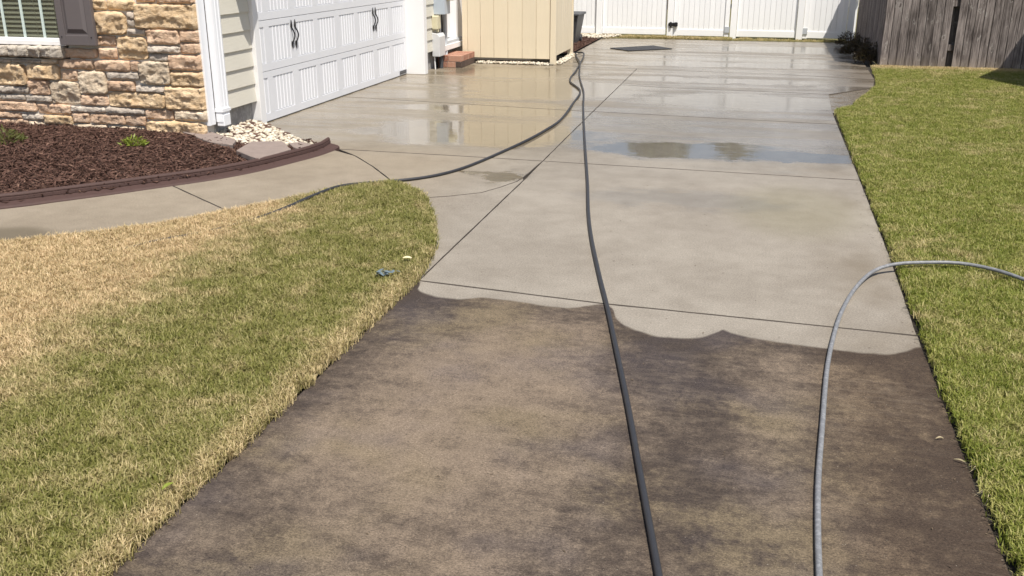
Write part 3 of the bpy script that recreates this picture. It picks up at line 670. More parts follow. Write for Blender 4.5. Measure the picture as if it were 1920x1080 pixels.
# garage opening trim
def trim(name, *dims): return bx(name, dims, M['white_trim'], house, .004)
trim('casing', -5.25, -4.915, 8.978, 9.085, 0.0, 2.2)
trim('casing', -5.25, -4.865, 13.985, 14.118, 0.002, 2.2)
trim('casing', -5.25, -4.94, 9.086, 13.984, 2.19, 2.32)
bx('garage_header', (-5.2, FX, 8.98, 14.1, 2.321, 3.05), M['siding'], house)
garage = bpy.data.objects.new('garage_door', None); col.objects.link(garage); garage.parent = house; garage.location = Vector((-5.17, 9.09, 0)) - house.location
DX = -5.16; DY0 = 9.088; DL = 4.892
pitch = DL / 4; sh_ = .5325
def panel_y():
    out = []
    for k in range(4):
        b = DY0 + k * pitch; out += [(b + .075, b + .545), (b + .665, b + 1.145)]
    return out
PY_ = panel_y()
for s_ in range(4):
    z0 = .012 + s_ * sh_; z1 = z0 + sh_ - .006; m = MB(); y0, y1 = DY0, DY0 + DL
    m.box(DX - .04, DX - .010, y0, y1, z0, z1)
    pa, pb = z0 + .082, z0 + sh_ - .072
    m.box(DX - .0102, DX, y0, y1, z0, pa); m.box(DX - .0102, DX, y0, y1, pb, z1)
    ys = [y0] + [v for p in PY_ for v in p] + [y1]
    for a in range(0, len(ys), 2): m.box(DX - .0102, DX, ys[a], ys[a + 1], pa + .0003, pb - .0003)
    m.build('door_section', M['door'], garage, bevel=.0015, loc=(DX, y0, z0))
    for (a, b) in PY_:
        q = MB(); n_ = 6; w = (b - a - .012) / n_; pr = [(DX - .0101, a + .004)]
        for k in range(n_):
            c = a + .006 + k * w
            if k: pr += [(DX - .006, c - .007), (DX + .001, c - .003), (DX + .001, c + .003), (DX - .006, c + .007)]
            else: pr += [(DX - .006, c + .004)]
        pr += [(DX - .006, b - .008), (DX - .0101, b - .004)]
        N_ = len(pr); za, zb = pa + .007, pb - .007
        q.add([(x, y, za) for x, y in pr] + [(x, y, zb) for x, y in pr], [(i, i + 1, N_ + i + 1, N_ + i) for i in range(N_ - 1)] + [tuple(range(N_ - 1, -1, -1)), tuple(range(N_, 2 * N_))])
        q.build('door_panel', M['door'], garage, loc=(DX, a, za))
bx('bottom_seal', (DX - .03, DX - .003, DY0, DY0 + DL, 0.0015, .0115), M['rubber'], garage)
bx('hinge_plate', (DX + .001, DX + .006, DY0 + DL - .30, DY0 + DL - .02, .025, .075), M['dark_grey'], garage)
def door_handle(y):
    m = MB(); x = DX + .006
    pts = [(0, .985), (0, .955), (.012, .92), (.024, .885), (.022, .85), (.006, .815), (0, .79), (0, .765)]
    m.tube(catmull([(x + .022 * math.sin(max(0, min(1, (.96 - zz) / .18)) * 3.14159) + .004, y + yy, zz) for yy, zz in pts], .02), .008, 6)
    for zc, s in ((.99, 1), (.775, -1)):
        m.add([(x, y - .014, zc - .03 * s), (x, y + .014, zc - .03 * s), (x, y + .018, zc - .005 * s), (x, y, zc + .05 * s), (x, y - .018, zc - .005 * s),
               (x + .008, y - .014, zc - .03 * s), (x + .008, y + .014, zc - .03 * s), (x + .008, y + .018, zc - .005 * s), (x + .008, y, zc + .05 * s), (x + .008, y - .018, zc - .005 * s)],
              [(5, 6, 7, 8, 9), (0, 1, 6, 5), (1, 2, 7, 6), (2, 3, 8, 7), (3, 4, 9, 8), (4, 0, 5, 9)])
    m.build('handle', M['iron'], garage, loc=(x, y, .88))
for yc in (DY0 + pitch, DY0 + 3 * pitch):
    door_handle(yc - .045); door_handle(yc + .045)
# entry door
ed = MB(); ed.box(-5.09, -5.05, 15.0, 15.80, .40, 2.35)
door = ed.build('door', M['white_trim'], house)
for z0 in (.52, 1.35): bx('door_panel', (-5.049, -5.038, 15.35, 15.68, z0, z0 + .68), M['white_trim'], door, .008)
hd = MB(); hd.tube([(-5.05, 15.72, 1.25), (-4.99, 15.72, 1.25)], .022, 8); hd.build('door_handle', M['conduit'], door)
trim('casing', -5.1, -4.93, 15.81, 16.18, .385, 2.4); trim('casing', -5.1, -4.93, 14.96, 15.0, .385, 2.4); trim('casing', -5.1, -4.93, 14.96, 16.18, 2.401, 2.55)
trim('door_sill', -5.1, -4.87, 14.98, 16.17, .25, .335); bx('threshold', (-5.1, -4.90, 15.0, 16.16, .336, .384), M['conduit'], house, .004)
# eaves and roof
rf = MB(); rf.add([(-13.3, 7.78, 3.06), (-4.74, 7.78, 3.06), (-4.74, 21.3, 3.06), (-13.3, 21.3, 3.06), (-9, 12, 5.1), (-9, 17, 5.1)],
                  [(0, 1, 4), (1, 2, 5, 4), (2, 3, 5), (3, 0, 4, 5), (3, 2, 1, 0)])
rf.build('roof', M['roof'], house)
gt = MB(); gt.box(-13.3, -4.68, 7.72, 7.778, 2.94, 3.06); gt.box(-4.738, -4.68, 7.779, 21.3, 2.94, 3.06); gt.build('gutter', M['gutter'], house)

# wall lantern above the short strip of siding, its pointed shadow falls on the boards
lan = thing('wall_lantern', 'dark wall lantern over the siding strip beside the garage door', 'lantern', (FX, 8.72, 1.5))
m = MB(); m.tube([(FX + .17, 8.72, 1.42), (FX + .17, 8.72, 1.48), (FX + .17, 8.72, 1.86), (FX + .17, 8.72, 1.98)], [.012, .07, .16, .02], 6); m.build('lamp_shade', M['iron'], lan)
m = MB(); m.tube([(FX + .03, 8.72, 1.80), (FX + .09, 8.72, 2.05), (FX + .17, 8.72, 1.98)], .012, 6); m.box(FX + .03, FX + .045, 8.67, 8.77, 1.7, 1.95); m.build('bracket', M['iron'], lan)

# utilities
mt = thing('electric_meter', 'blue grey electric meter box high on the siding', 'meter', (FX, 14.85, .82))
bx('cabinet', (FX + .02, FX + .20, 14.72, 15.02, .83, 1.55), M['meter'], mt, .006)
bx('meter_shadow', (FX + .05, FX + .17, 15.021, 15.06, .86, 1.5), M['dark_grey'], mt)  # dark block standing in for the shadow beside the meter cabinet
m = MB(); m.tube([(FX + .20, 14.88, 1.12), (FX + .30, 14.88, 1.12)], [.09, .085], 16); m.build('meter_dial', M['creambox'], mt)
bt = thing('utility_box', 'small yellowed cable box below the meter', 'box', (FX, 14.7, .6))
bx('cover', (FX + .02, FX + .115, 14.62, 14.80, .61, .815), M['creambox'], bt, .012)
m = MB(); m.tube([(FX + .07, 14.72, .61), (FX + .07, 14.74, .55)], .012, 8); m.tube([(FX + .10, 14.7, .61), (FX + .10, 14.7, .575)], .014, 8); m.build('cable_gland', M['creambox'], bt)
m = MB(); m.tube(catmull([(FX + .05, 14.80, .66), (FX + .06, 14.88, .60), (FX + .05, 14.92, .50)], .02), .006, 6); m.build('wire', M['iron'], bt)
gb = thing('utility_box', 'pale grey cabinet with sloped lid low on the wall', 'box', (FX, 14.75, .2))
m = MB(); m.add([(FX + .02, 14.62, .2), (FX + .14, 14.62, .2), (FX + .14, 14.62, .50), (FX + .11, 14.62, .545), (FX + .02, 14.62, .56),
                 (FX + .02, 14.92, .2), (FX + .14, 14.92, .2), (FX + .14, 14.92, .50), (FX + .11, 14.92, .545), (FX + .02, 14.92, .56)],
                [(0, 1, 2, 3, 4), (9, 8, 7, 6, 5), (1, 6, 7, 2), (2, 7, 8, 3), (3, 8, 9, 4), (0, 5, 6, 1), (0, 4, 9, 5)])
m.build('cabinet', M['greybox'], gb, .006)
m = MB(); m.tube([(FX + .04, 14.66, .21), (FX + .05, 14.66, 0)], .010, 8); m.build('cable', M['white_trim'], gb)
m = MB(); m.tube([(FX + .09, 14.84, .21), (FX + .09, 14.84, 0)], .035, 8); m.build('riser_pipe', M['dark_grey'], gb)
cd = MB(); cd.tube([(FX + .075, 15.12, 0), (FX + .075, 15.12, .84)], .034, 12)
tag(cd.build('conduit', M['conduit'], smooth=True), 'grey vertical conduit rising to the meter', 'pipe')
m = MB(); m.tube([(FX + .06, 15.02, .05), (FX + .05, 15.02, .84)], .02, 10)
tag(m.build('pipe', M['iron'], smooth=True), 'thin black pipe beside the grey conduit', 'pipe')

# brick step
stp = thing('brick_step', 'low red brick step below the white side door', 'step', (-4.8, 15.3, 0))
def brick(dims, mat='brick'):
    bx('brick', dims, M[mat], stp, .004)
bx('mortar', (-4.965, -4.60, 14.945, 15.70, 0, .178), M['mortar'], stp)
for k in range(10):
    y = 14.935 + k * .0765; brick((-4.80, -4.585, y, y + .069, .096, .186))
    if k > 0: brick((-4.97, -4.806, y, y + .069, .0965, .186))
brick((-4.97, -4.806, 14.935, 15.004, .096, .186))
for k in range(4):
    y = 14.935 + k * .19; brick((-4.68, -4.586, y + .001, y + .184, .003, .09), 'brick_dark')
brick((-4.97, -4.826, 14.936, 15.02, .003, .09)); brick((-4.82, -4.686, 14.936, 15.02, .003, .09))

# cream board screen
enc = thing('board_screen', 'cream painted board enclosure on white gravel beside the step', 'enclosure', (-4.0, 16.4, 0))
EY = 15.75; xs = [-4.815, -4.72, -4.50, -4.27, -4.03, -3.79, -3.555, -3.318]; HT = 1.62
for a, b in zip(xs, xs[1:]): bx('board', (a + .003, b - .003, EY, EY + .022, .085, HT), M['cream'], enc, .003)
bx('corner_post', (-3.315, -3.225, EY - .02, EY + .07, 0.0, HT + .02), M['cream'], enc, .004)
for k in range(8):
    y = 15.835 + k * .172; bx('board', (-3.262, -3.24, y, y + .158, .13, HT), M['cream'], enc, .003)
bx('corner_post', (-3.315, -3.225, 17.215, 17.30, 0, HT + .02), M['cream'], enc, .004)
for zz in (.3, 1.3):
    bx('rail', (-4.81, -3.32, EY + .024, EY + .065, zz, zz + .09), M['cream'], enc); bx('rail', (-3.31, -3.264, 15.85, 17.2, zz, zz + .09), M['cream'], enc)
bx('board', (-4.80, -3.33, 17.22, 17.245, .1, HT), M['cream'], enc)

# bin behind the screen
tb = thing('trash_can', 'dark grey wheeled bin half hidden behind the cream enclosure', 'bin', (-3.75, 19.4, 0))
m = MB(); m.add([(-4.05, 19.2, .0), (-3.56, 19.2, 0), (-3.56, 19.75, 0), (-4.05, 19.75, 0), (-4.12, 19.1, .55), (-3.48, 19.1, .55), (-3.48, 19.85, .55), (-4.12, 19.85, .55)],
                [(0, 1, 5, 4), (1, 2, 6, 5), (2, 3, 7, 6), (3, 0, 4, 7), (4, 5, 6, 7), (3, 2, 1, 0)]); m.build('body', M['dark_grey'], tb, .015)
bx('lid', (-4.14, -3.455, 19.07, 19.9, .552, .60), M['dark_grey'], tb, .015)
m = MB(); m.tube([(-3.6, 19.80, .08), (-3.52, 19.80, .08)], .08, 14); m.build('wheel', M['rubber'], tb)

# ------------------------------------------------------------------ white vinyl fence and gates
FY = 21.42; FH = 1.83
vf = thing('vinyl_fence', 'white vinyl privacy fence section at the left end of the driveway', 'fence', (-2.9, FY, 0))
def vboards(parent, x0, x1, z0, z1, w=.106):
    n = max(1, round((x1 - x0) / w)); w = (x1 - x0) / n
    for k in range(n): bx('board', (x0 + k * w + .0018, x0 + (k + 1) * w - .0018, FY, FY + .022, z0, z1), M['vinyl'], parent, .003)
    bx('backing', (x0, x1, FY + .024, FY + .034, z0, z1), M['vinyl'], parent)
def vpanel(parent, x0, x1, zb=.06):
    vboards(parent, x0, x1, zb + .13, FH - .1)
    bx('rail', (x0, x1, FY - .015, FY + .035, zb, zb + .13), M['vinyl'], parent, .004); bx('rail', (x0, x1, FY - .015, FY + .035, FH - .1, FH), M['vinyl'], parent, .004)
def vpost(parent, xc, w=.127, z0=0):
    bx('post', (xc - w / 2, xc + w / 2, FY - .055, FY + .072, z0, FH + .06), M['vinyl'], parent, .004)
    m = MB(); m.add([(xc - .075, FY - .067, FH + .061), (xc + .075, FY - .067, FH + .061), (xc + .075, FY + .084, FH + .061), (xc - .075, FY + .084, FH + .061), (xc, FY + .01, FH + .12)], [(0, 1, 4), (1, 2, 4), (2, 3, 4), (3, 0, 4), (3, 2, 1, 0)])
    m.build('post_cap', M['vinyl'], parent)
vpanel(vf, -5.0, -3.50, .05); vpost(vf, -3.425); vpanel(vf, -3.355, -1.985, .05); vpost(vf, -1.895)
def gate(label, x0, x1, hinge_x, latch=False):
    gt_ = thing('gate', label, 'gate', ((x0 + x1) / 2, FY, 0))
    bx('gate_stile', (x0, x0 + .09, FY - .025, FY + .04, .03, FH), M['vinyl'], gt_, .004); bx('gate_stile', (x1 - .09, x1, FY - .025, FY + .04, .03, FH), M['vinyl'], gt_, .004)
    vpanel(gt_, x0 + .091, x1 - .091, .04)
    if latch:
        m = MB(); m.box(-1.925, -1.735, FY - .075, FY - .027, .235, .305); m.box(-1.90, -1.86, FY - .09, FY - .027, .20, .32); m.box(-1.80, -1.75, FY - .095, FY - .027, .225, .315)
        m.tube([(-1.93, FY - .06, .27), (-1.75, FY - .085, .275)], .011, 8); m.build('latch', M['iron'], gt_, .004)
    for zz in (.12, 1.5):
        m = MB(); m.box(hinge_x - .05, hinge_x + .05, FY - .045, FY - .027, zz, zz + .12); m.build('hinge', M['conduit'], gt_)
    return gt_
gate('white vinyl gate with a black latch on its left edge', -1.825, -.665, -.70, True)
vf2 = thing('vinyl_fence', 'white vinyl fence section and posts right of the latched gate', 'fence', (-.58, FY, 0))
vpost(vf2, -.575); vpost(vf2, .77); vpanel(vf2, -.505, .70, .04)
gate('white vinyl gate partly in the shade of the wooden fence', .84, 1.69, .88)
vpost(vf2, 1.765, .13); bx('filler_strip', (1.832, 1.868, FY - .03, FY + .03, 0, FH), M['vinyl'], vf2)

# ------------------------------------------------------------------ weathered wood fences
WY = 16.68; WH = 1.83
wf = thing('wood_fence', 'weathered grey picket fence facing the lawn', 'fence', (3.2, WY, 0))
def picket(parent, x0, x1, y0, y1, zb, h):
    m = MB(); t = .022
    if abs(x1 - x0) > abs(y1 - y0): c = .03; pts = [(x0, zb), (x1, zb), (x1, h - c), (x1 - c, h), (x0 + c, h), (x0, h - c)]; m.add([(a, y0, b) for a, b in pts] + [(a, y1, b) for a, b in pts], [(0, 1, 2, 3, 4, 5), (11, 10, 9, 8, 7, 6)] + [(i, i + 6, (i + 1) % 6 + 6, (i + 1) % 6) for i in range(6)])
    else: c = .03; pts = [(y0, zb), (y1, zb), (y1, h - c), (y1 - c, h), (y0 + c, h), (y0, h - c)]; m.add([(x0, a, b) for a, b in pts] + [(x1, a, b) for a, b in pts], [(5, 4, 3, 2, 1, 0), (6, 7, 8, 9, 10, 11)] + [(i, (i + 1) % 6, (i + 1) % 6 + 6, i + 6) for i in range(6)])
    o = m.build('picket', M['oldwood'], parent, loc=((x0 + x1) / 2, (y0 + y1) / 2, zb))
    return o
def run(x0, x1, w):
    n = round((x1 - x0) / w); w = (x1 - x0) / n
    for k in range(n):
        j = random.uniform(0, .006); picket(wf, x0 + k * w + .004, x0 + (k + 1) * w - random.uniform(.003, .007), WY - j, WY + .018 - j, random.uniform(0, .02), WH + random.uniform(-.012, .012))
        if k: picket(wf, x0 + k * w - .035, x0 + k * w + .035, WY + .0215, WY + .0385, .01, WH - .05)  # second layer added behind the gaps so they read dark
run(1.884, 2.865, .1215); run(2.955, 5.7, .122)
bx('post', (2.79, 3.03, WY + .13, WY + .22, 0, WH - .02), M['oldwood'], wf); bx('post', (5.1, 5.19, WY + .06, WY + .15, 0, WH - .1), M['oldwood'], wf)
for zz in (.28, .95, 1.55): bx('rail', (1.93, 5.7, WY + .042, WY + .08, zz, zz + .09), M['oldwood'], wf)
ws = thing('wood_fence', 'dark shaded wooden fence running back to the white gate', 'fence', (1.88, 19, 0))
y = WY + .024
while y < 21.25:
    w = random.uniform(.118, .128); j = random.uniform(0, .006)
    picket(ws, 1.872 - j, 1.892 - j, y, y + w - .006, random.uniform(.01, .04), WH + random.uniform(-.02, .02)); picket(ws, 1.894, 1.911, y + w - .035, y + w + .03, .02, WH - .05); y += w  # rear pickets added to close the gaps and darken them
for zz in (.28, .95, 1.55): bx('rail', (1.914, 1.95, WY + .16, 21.3, zz, zz + .09), M['oldwood'], ws)
bx('post', (1.952, 2.04, 19, 19.09, 0, WH - .1), M['oldwood'], ws)

# ------------------------------------------------------------------ planting bed
edge_in = [(-6.95, 4.62), (-6.2, 5.08), (-5.36, 5.76), (-5.11, 6.03), (-4.86, 6.32), (-4.60, 6.65), (-4.33, 7.0), (-4.15, 7.35), (-4.03, 7.72), (-3.94, 8.05), (-3.90, 8.40)]
EC = catmull([(x, y, 0) for x, y in edge_in], .02)
def edge_dist(x, y):
    return min(math.hypot(x - p[0], y - p[1]) for p in EC[::4])
def bed_h(x, y):
    d = edge_dist(x, y); return (.035 + .115 * min(1, d / 1.3)) * max(0, min(1, (-3.75 - x) / .95)) + .012 * fb(x * 2, y * 2, 0, 3)
bed_poly = [(p[0], p[1]) for p in EC[::6]] + [(-4.2, 8.5), (-4.5, 8.68), (-4.95, 8.92), (-5.02, 8.92), (-5.02, 8.1), (-9, 8.1), (-9, 4.6)]
m = MB(); st = .07; idx = {}
for i in range(76):
    for j in range(66):
        x, y = -9 + i * st, 4.5 + j * st
        if inside(x + st / 2, y + st / 2, bed_poly):
            q = []
            for a, b in ((0, 0), (1, 0), (1, 1), (0, 1)):
                k = (i + a, j + b)
                if k not in idx: idx[k] = len(m.v); m.v.append((x + a * st, y + b * st, bed_h(x + a * st, y + b * st)))
                q.append(idx[k])
            m.f.append(tuple(q))
kind(m.build('flower_bed', M['mulch'], smooth=True), 'structure')
gravel_poly = [(-5.55, 8.02), (-4.75, 7.95), (-4.47, 8.02), (-4.30, 8.16), (-4.12, 8.22), (-4.05, 8.40), (-4.5, 8.66), (-4.93, 8.92), (-5.02, 8.9), (-5.02, 8.1)]
def chips(name, poly, n, hf, mat, label, skip=None, lmin=.03, lmax=.12):
    xs = [p[0] for p in poly]; ys = [p[1] for p in poly]; V = []; F = []; c = 0
    while c < n:
        x, y = random.uniform(min(xs), max(xs)), random.uniform(min(ys), max(ys))
        if not inside(x, y, poly) or (skip and inside(x, y, skip)): continue
        L = random.uniform(lmin, lmax) * random.uniform(.5, 1); w = random.uniform(.002, .0075); t = random.uniform(.002, .005)
        a = random.uniform(0, 6.283); p = random.gauss(0, .28); z = hf(x, y) + random.uniform(.0, .018)
        ux, uy, uz = math.cos(a) * math.cos(p), math.sin(a) * math.cos(p), math.sin(p); vx, vy = -math.sin(a), math.cos(a)
        bd = random.uniform(-.15, .15) * L; rl = random.uniform(-.6, .6) * w; o = len(V)
        for s, ww, bb in ((-.5, .5, 0), (0, 1, bd), (.5, .35, 0)):
            cx, cy, cz = x + ux * L * s + vx * bb, y + uy * L * s + vy * bb, z + uz * L * s + abs(bb) * .3
            for sv, st_ in ((-1, 0), (1, 0), (1, 1), (-1, 1)):
                V.append((cx + vx * w * ww * sv, cy + vy * w * ww * sv, cz + t * st_ + rl * sv))
        for k in (0, 4):
            for e in range(4): F.append((o + k + e, o + k + (e + 1) % 4, o + k + 4 + (e + 1) % 4, o + k + 4 + e))
        F.append((o + 3, o + 2, o + 1, o)); F.append((o + 8, o + 9, o + 10, o + 11)); c += 1
    m = MB(); m.v, m.f = V, F; return kind(m.build(name, mat), 'stuff', label, 'mulch')
vis_bed = [(p[0], p[1]) for p in EC[::6] if p[0] > -6.4] + [(-4.2, 8.5), (-4.5, 8.6), (-5.02, 8.6), (-5.02, 8.02), (-7.7, 8.02), (-7.7, 6.6), (-6.4, 4.98)]
chips('bark_mulch', vis_bed, 22000, bed_h, M['mulch'], 'dark brown bark mulch heaped in the bed below the stone wall', gravel_poly)

chips('bark_mulch', vis_bed, 1500, lambda x, y: bed_h(x, y) + .012, M['mulch'], 'larger loose bark shreds lying on top of the mulch', gravel_poly, .07, .17)
# edging: moulded brick ridge with a flat flange
def edging():
    prof = [(-.035, -.02), (-.034, .075), (-.022, .088), (-.008, .086), (.0, .074), (.001, .066), (-.004, .062), (.004, .058), (.006, .036), (.002, .032), (.012, .030), (.085, .016), (.098, .004), (.10, -.02)]
    pts = catmull([(x, y, 0) for x, y in edge_in], .012); V = []; F = []; n = len(prof); acc = 0; prev = None
    # walk the curve, cutting a narrow groove every 90 mm so the ridge reads as little bricks
    for i, p in enumerate(pts):
        t = pts[min(i + 1, len(pts) - 1)] - pts[max(i - 1, 0)]; t = t / np.linalg.norm(t); nx, ny = t[1], -t[0]
        if prev is not None: acc += np.linalg.norm(p - prev)
        prev = p; gr = (acc % .09) < .0125; lift = .012 * math.sin(acc * 1.1) * .3
        if i > len(pts) - 12: lift += .02 * (i - len(pts) + 12) / 12
        for k, (o, z) in enumerate(prof):
            if gr and 7 <= k <= 8: o -= .003
            V.append((p[0] + nx * o, p[1] + ny * o, z + (lift if z > 0 else 0)))
    for i in range(len(pts) - 1):
        for k in range(n - 1): F.append((i * n + k, (i + 1) * n + k, (i + 1) * n + k + 1, i * n + k + 1))
    F.append(tuple(range(n))); e = (len(pts) - 1) * n; F.append(tuple(range(e + n - 1, e - 1, -1)))
    m = MB(); m.v, m.f = V, F; return m.build('garden_edging', M['edging'])
tag(edging(), 'curved dark brown moulded edging between the mulch bed and the path', 'edging')

# pebbles
def ico():
    import bmesh
    b = bmesh.new(); bmesh.ops.create_icosphere(b, subdivisions=1, radius=1.0)
    v = [tuple(q.co) for q in b.verts]; f = [tuple(x.index for x in q.verts) for q in b.faces]; b.free(); return v, f
IV, IF = ico()
def pebbles(poly, n, hf, r0, r1, label, layers=2):
    xs = [p[0] for p in poly]; ys = [p[1] for p in poly]; m = MB(); c = 0
    while c < n:
        x, y = random.uniform(min(xs), max(xs)), random.uniform(min(ys), max(ys))
        if not inside(x, y, poly): continue
        r = random.uniform(r0, r1); a = random.uniform(0, 6.28); sx, sy, sz = r * random.uniform(.9, 1.5), r * random.uniform(.8, 1.1), r * random.uniform(.55, .85); sd_ = random.random() * 99
        z = hf(x, y) + sz * .5 + random.random() * (layers - 1) * .02; vs = []
        for (p, q, s) in IV:
            k = 1 + .18 * noise.noise(Vector((p * 1.5 + sd_, q * 1.5, s * 1.5))); p, q, s = p * sx * k, q * sy * k, s * sz * k
            vs.append((x + p * math.cos(a) - q * math.sin(a), y + p * math.sin(a) + q * math.cos(a), z + s))
        m.add(vs, IF); c += 1
    o = m.build('gravel', M['pebble'], smooth=True); return kind(o, 'stuff', label, 'gravel')
pebbles(gravel_poly, 720, lambda x, y: bed_h(x, y) * .85, .012, .026, 'cream river pebbles at the foundation corner', 1.4)
pebbles([(-4.55, 15.60), (-3.32, 15.60), (-3.32, 15.80), (-4.55, 15.80)], 420, lambda x, y: 0.0, .010, .024, 'white pebbles under the front of the cream enclosure')
pebbles([(-3.25, 15.78), (-3.12, 15.78), (-3.16, 17.35), (-3.3, 17.35)], 260, lambda x, y: 0.0, .010, .024, 'white pebbles along the side of the cream enclosure')
pebbles([(-3.9, 20.7), (-3.3, 20.5), (-2.95, 21.0), (-2.9, 21.35), (-3.95, 21.35)], 330, lambda x, y: .02, .012, .030, 'pale pebbles by the white fence post')
back_bed = [(-3.95, 17.4), (-3.30, 17.4), (-3.29, 20.8), (-3.95, 21.3)]
flatbed = [(x, y) for x, y in back_bed]
kind(flat('flower_bed', flatbed, .012, M['mulch']), 'structure')
chips('bark_mulch', back_bed, 1600, lambda x, y: .016, M['mulch'], 'reddish mulch strip behind the cream enclosure', None, .03, .10)

# flagstones
def flagstone(poly, z, tilt, label):
    poly = ccw(poly); cx = sum(p[0] for p in poly) / len(poly); cy = sum(p[1] for p in poly) / len(poly); P = []
    for i, p in enumerate(poly):
        q = poly[(i + 1) % len(poly)]
        for k in range(3):
            t = k / 3; P.append((p[0] + (q[0] - p[0]) * t + random.uniform(-.008, .008), p[1] + (q[1] - p[1]) * t + random.uniform(-.008, .008)))
    n = len(P); m = MB(); zt = lambda x, y: z + tilt[0] * (x - cx) + tilt[1] * (y - cy)
    V = [(x, y, zt(x, y) - .045) for x, y in P] + [(x, y, zt(x, y) - .006) for x, y in P] + [(cx + (x - cx) * .965, cy + (y - cy) * .965, zt(x, y)) for x, y in P] + [(cx + (x - cx) * .5, cy + (y - cy) * .5, zt(cx + (x - cx) * .5, cy + (y - cy) * .5) + random.uniform(-.003, .004)) for x, y in P] + [(cx, cy, z)]
    F = []
    for r in range(3): F += [(r * n + i, r * n + (i + 1) % n, (r + 1) * n + (i + 1) % n, (r + 1) * n + i) for i in range(n)]
    F += [(3 * n + i, 3 * n + (i + 1) % n, 4 * n) for i in range(n)]
    m.add(V, F); tag(m.build('flagstone', M['flag']), label, 'flagstone', 'flagstones round the pebbles')
flagstone([(-5.49, 8.15), (-5.38, 8.30), (-5.05, 8.16), (-4.62, 7.93), (-4.55, 7.74), (-4.80, 7.76), (-5.15, 7.98)], .155, (-.05, .02), 'long flagstone between the stone wall and the pebbles')
flagstone([(-4.45, 7.62), (-4.50, 7.98), (-4.25, 8.12), (-4.04, 7.86), (-4.13, 7.42)], .100, (-.04, .02), 'broad light topped flagstone leaning on the brown edging')
flagstone([(-4.24, 8.22), (-4.18, 8.34), (-3.98, 8.26), (-3.95, 8.07), (-4.08, 8.05)], .055, (-.06, .0), 'small flagstone at the end of the brown edging')

# plants
def clump(name, label, cat, x, y, z, r, h, n, mat, lw=.008, ll=.05):
    t = thing(name, label, cat, (x, y, z)); m = MB()
    for i in range(n):
        a = random.uniform(0, 6.283); d = r * math.sqrt(random.random()); zz = z + h * (1 - (d / r) ** 2 * .7) * random.uniform(.15, 1)
        c = Vector((x + d * math.cos(a), y + d * math.sin(a), zz)); dr = Vector((math.cos(a) + random.gauss(0, .6), math.sin(a) + random.gauss(0, .6), random.uniform(.1, 1.3))).normalized()
        s = dr.cross(Vector((random.gauss(0, 1), random.gauss(0, 1), random.gauss(0, 1)))).normalized() * lw * random.uniform(.6, 1.2); L = ll * random.uniform(.6, 1.3)
        m.add([c, c + dr * L * .5 + s, c + dr * L, c + dr * L * .5 - s], [(0, 1, 2, 3)])
    m.build('foliage', mat, t)
    s = MB()
    for i in range(max(4, n // 60)):
        a = random.uniform(0, 6.283); d = r * .6 * random.random(); s.tube([(x + d * .2 * math.cos(a), y + d * .2 * math.sin(a), z - .02), (x + d * math.cos(a), y + d * math.sin(a), z + h * .7)], .003, 5)
    s.build('stem', M['stem'], t); return t
clump('small_plant', 'small bright yellow green plant in the middle of the mulch', 'plant', -5.35, 7.42, .125, .10, .09, 170, M['lime'])
clump('small_plant', 'olive low shrub at the left edge of the mulch bed', 'plant', -6.50, 7.15, .14, .20, .15, 330, M['olive'])
clump('weed_patch', 'dark tangled weeds at the foot of the shaded wooden fence', 'plant', 1.80, 17.15, .0, .26, .34, 1500, M['weed'], .007, .08)
clump('weed_patch', 'low dark weeds farther back along the shaded wooden fence', 'plant', 1.76, 18.4, .0, .34, .30, 1500, M['weed'], .007, .08)
clump('weed_patch', 'thin weeds by the post of the white gate in shade', 'plant', 1.70, 20.2, .0, .26, .28, 900, M['weed'], .007, .07)

# ------------------------------------------------------------------ hoses and small things on the ground
def hose(pts, r, mat, label):
    m = MB(); m.tube(catmull(pts, .05), r, 12); o = m.build('hose', mat, smooth=True); tag(o, label, 'hose', 'pressure washing hoses'); return o
A = [(-3.24, 17.40, .03), (-3.05, 17.28, .05), (-2.96, 16.9, .03), (-2.865, 16.1, .016), (-2.73, 14.93, .013), (-2.60, 13.74, .013), (-2.27, 12.74, .013), (-2.15, 11.55, .013), (-2.07, 10.42, .013), (-2.10, 9.71, .013), (-2.16, 9.13, .013), (-2.25, 8.54, .013), (-2.33, 8.09, .013), (-2.41, 7.76, .013), (-2.51, 7.52, .013), (-2.63, 7.35, .013), (-2.80, 7.185, .016), (-2.99, 7.03, .022), (-3.12, 6.80, .038), (-3.18, 6.45, .040), (-3.23, 6.13, .030), (-3.32, 5.80, .021), (-3.48, 5.46, .017), (-3.64, 5.22, .024), (-3.74, 5.02, .020), (-3.92, 4.75, .006), (-4.15, 4.4, .006)]
hose(A, .0125, M['rubber'], 'black hose curving from the enclosure onto the left lawn')
B = [(-3.20, 17.44, .02), (-3.06, 16.75, .03), (-2.83, 15.8, .038), (-2.61, 14.55, .013), (-2.45, 13.76, .013), (-2.2, 12.61, .013), (-1.97, 11.3, .013), (-1.63, 9.46, .013), (-1.28, 7.62, .013), (-1.10, 6.63, .013), (-.965, 5.97, .013), (-.795, 5.24, .013), (-.67, 4.73, .013), (-.54, 4.17, .013), (-.405, 3.58, .013), (-.288, 3.04, .013), (-.168, 2.49, .013), (-.04, 1.9, .013)]
hose(B, .0122, M['rubber'], 'black hose running straight down the middle of the driveway')
C = [(.29, 1.9, .012), (.305, 2.62, .012), (.315, 2.92, .012), (.33, 3.2, .012), (.365, 3.63, .012), (.41, 4.16, .012), (.46, 4.56, .012), (.525, 4.95, .012), (.625, 5.35, .016), (.745, 5.63, .035), (.88, 5.74, .055), (1.06, 5.80, .06), (1.24, 5.83, .06), (1.41, 5.75, .06), (1.56, 5.56, .06), (1.75, 5.2, .06), (2.0, 4.8, .06)]
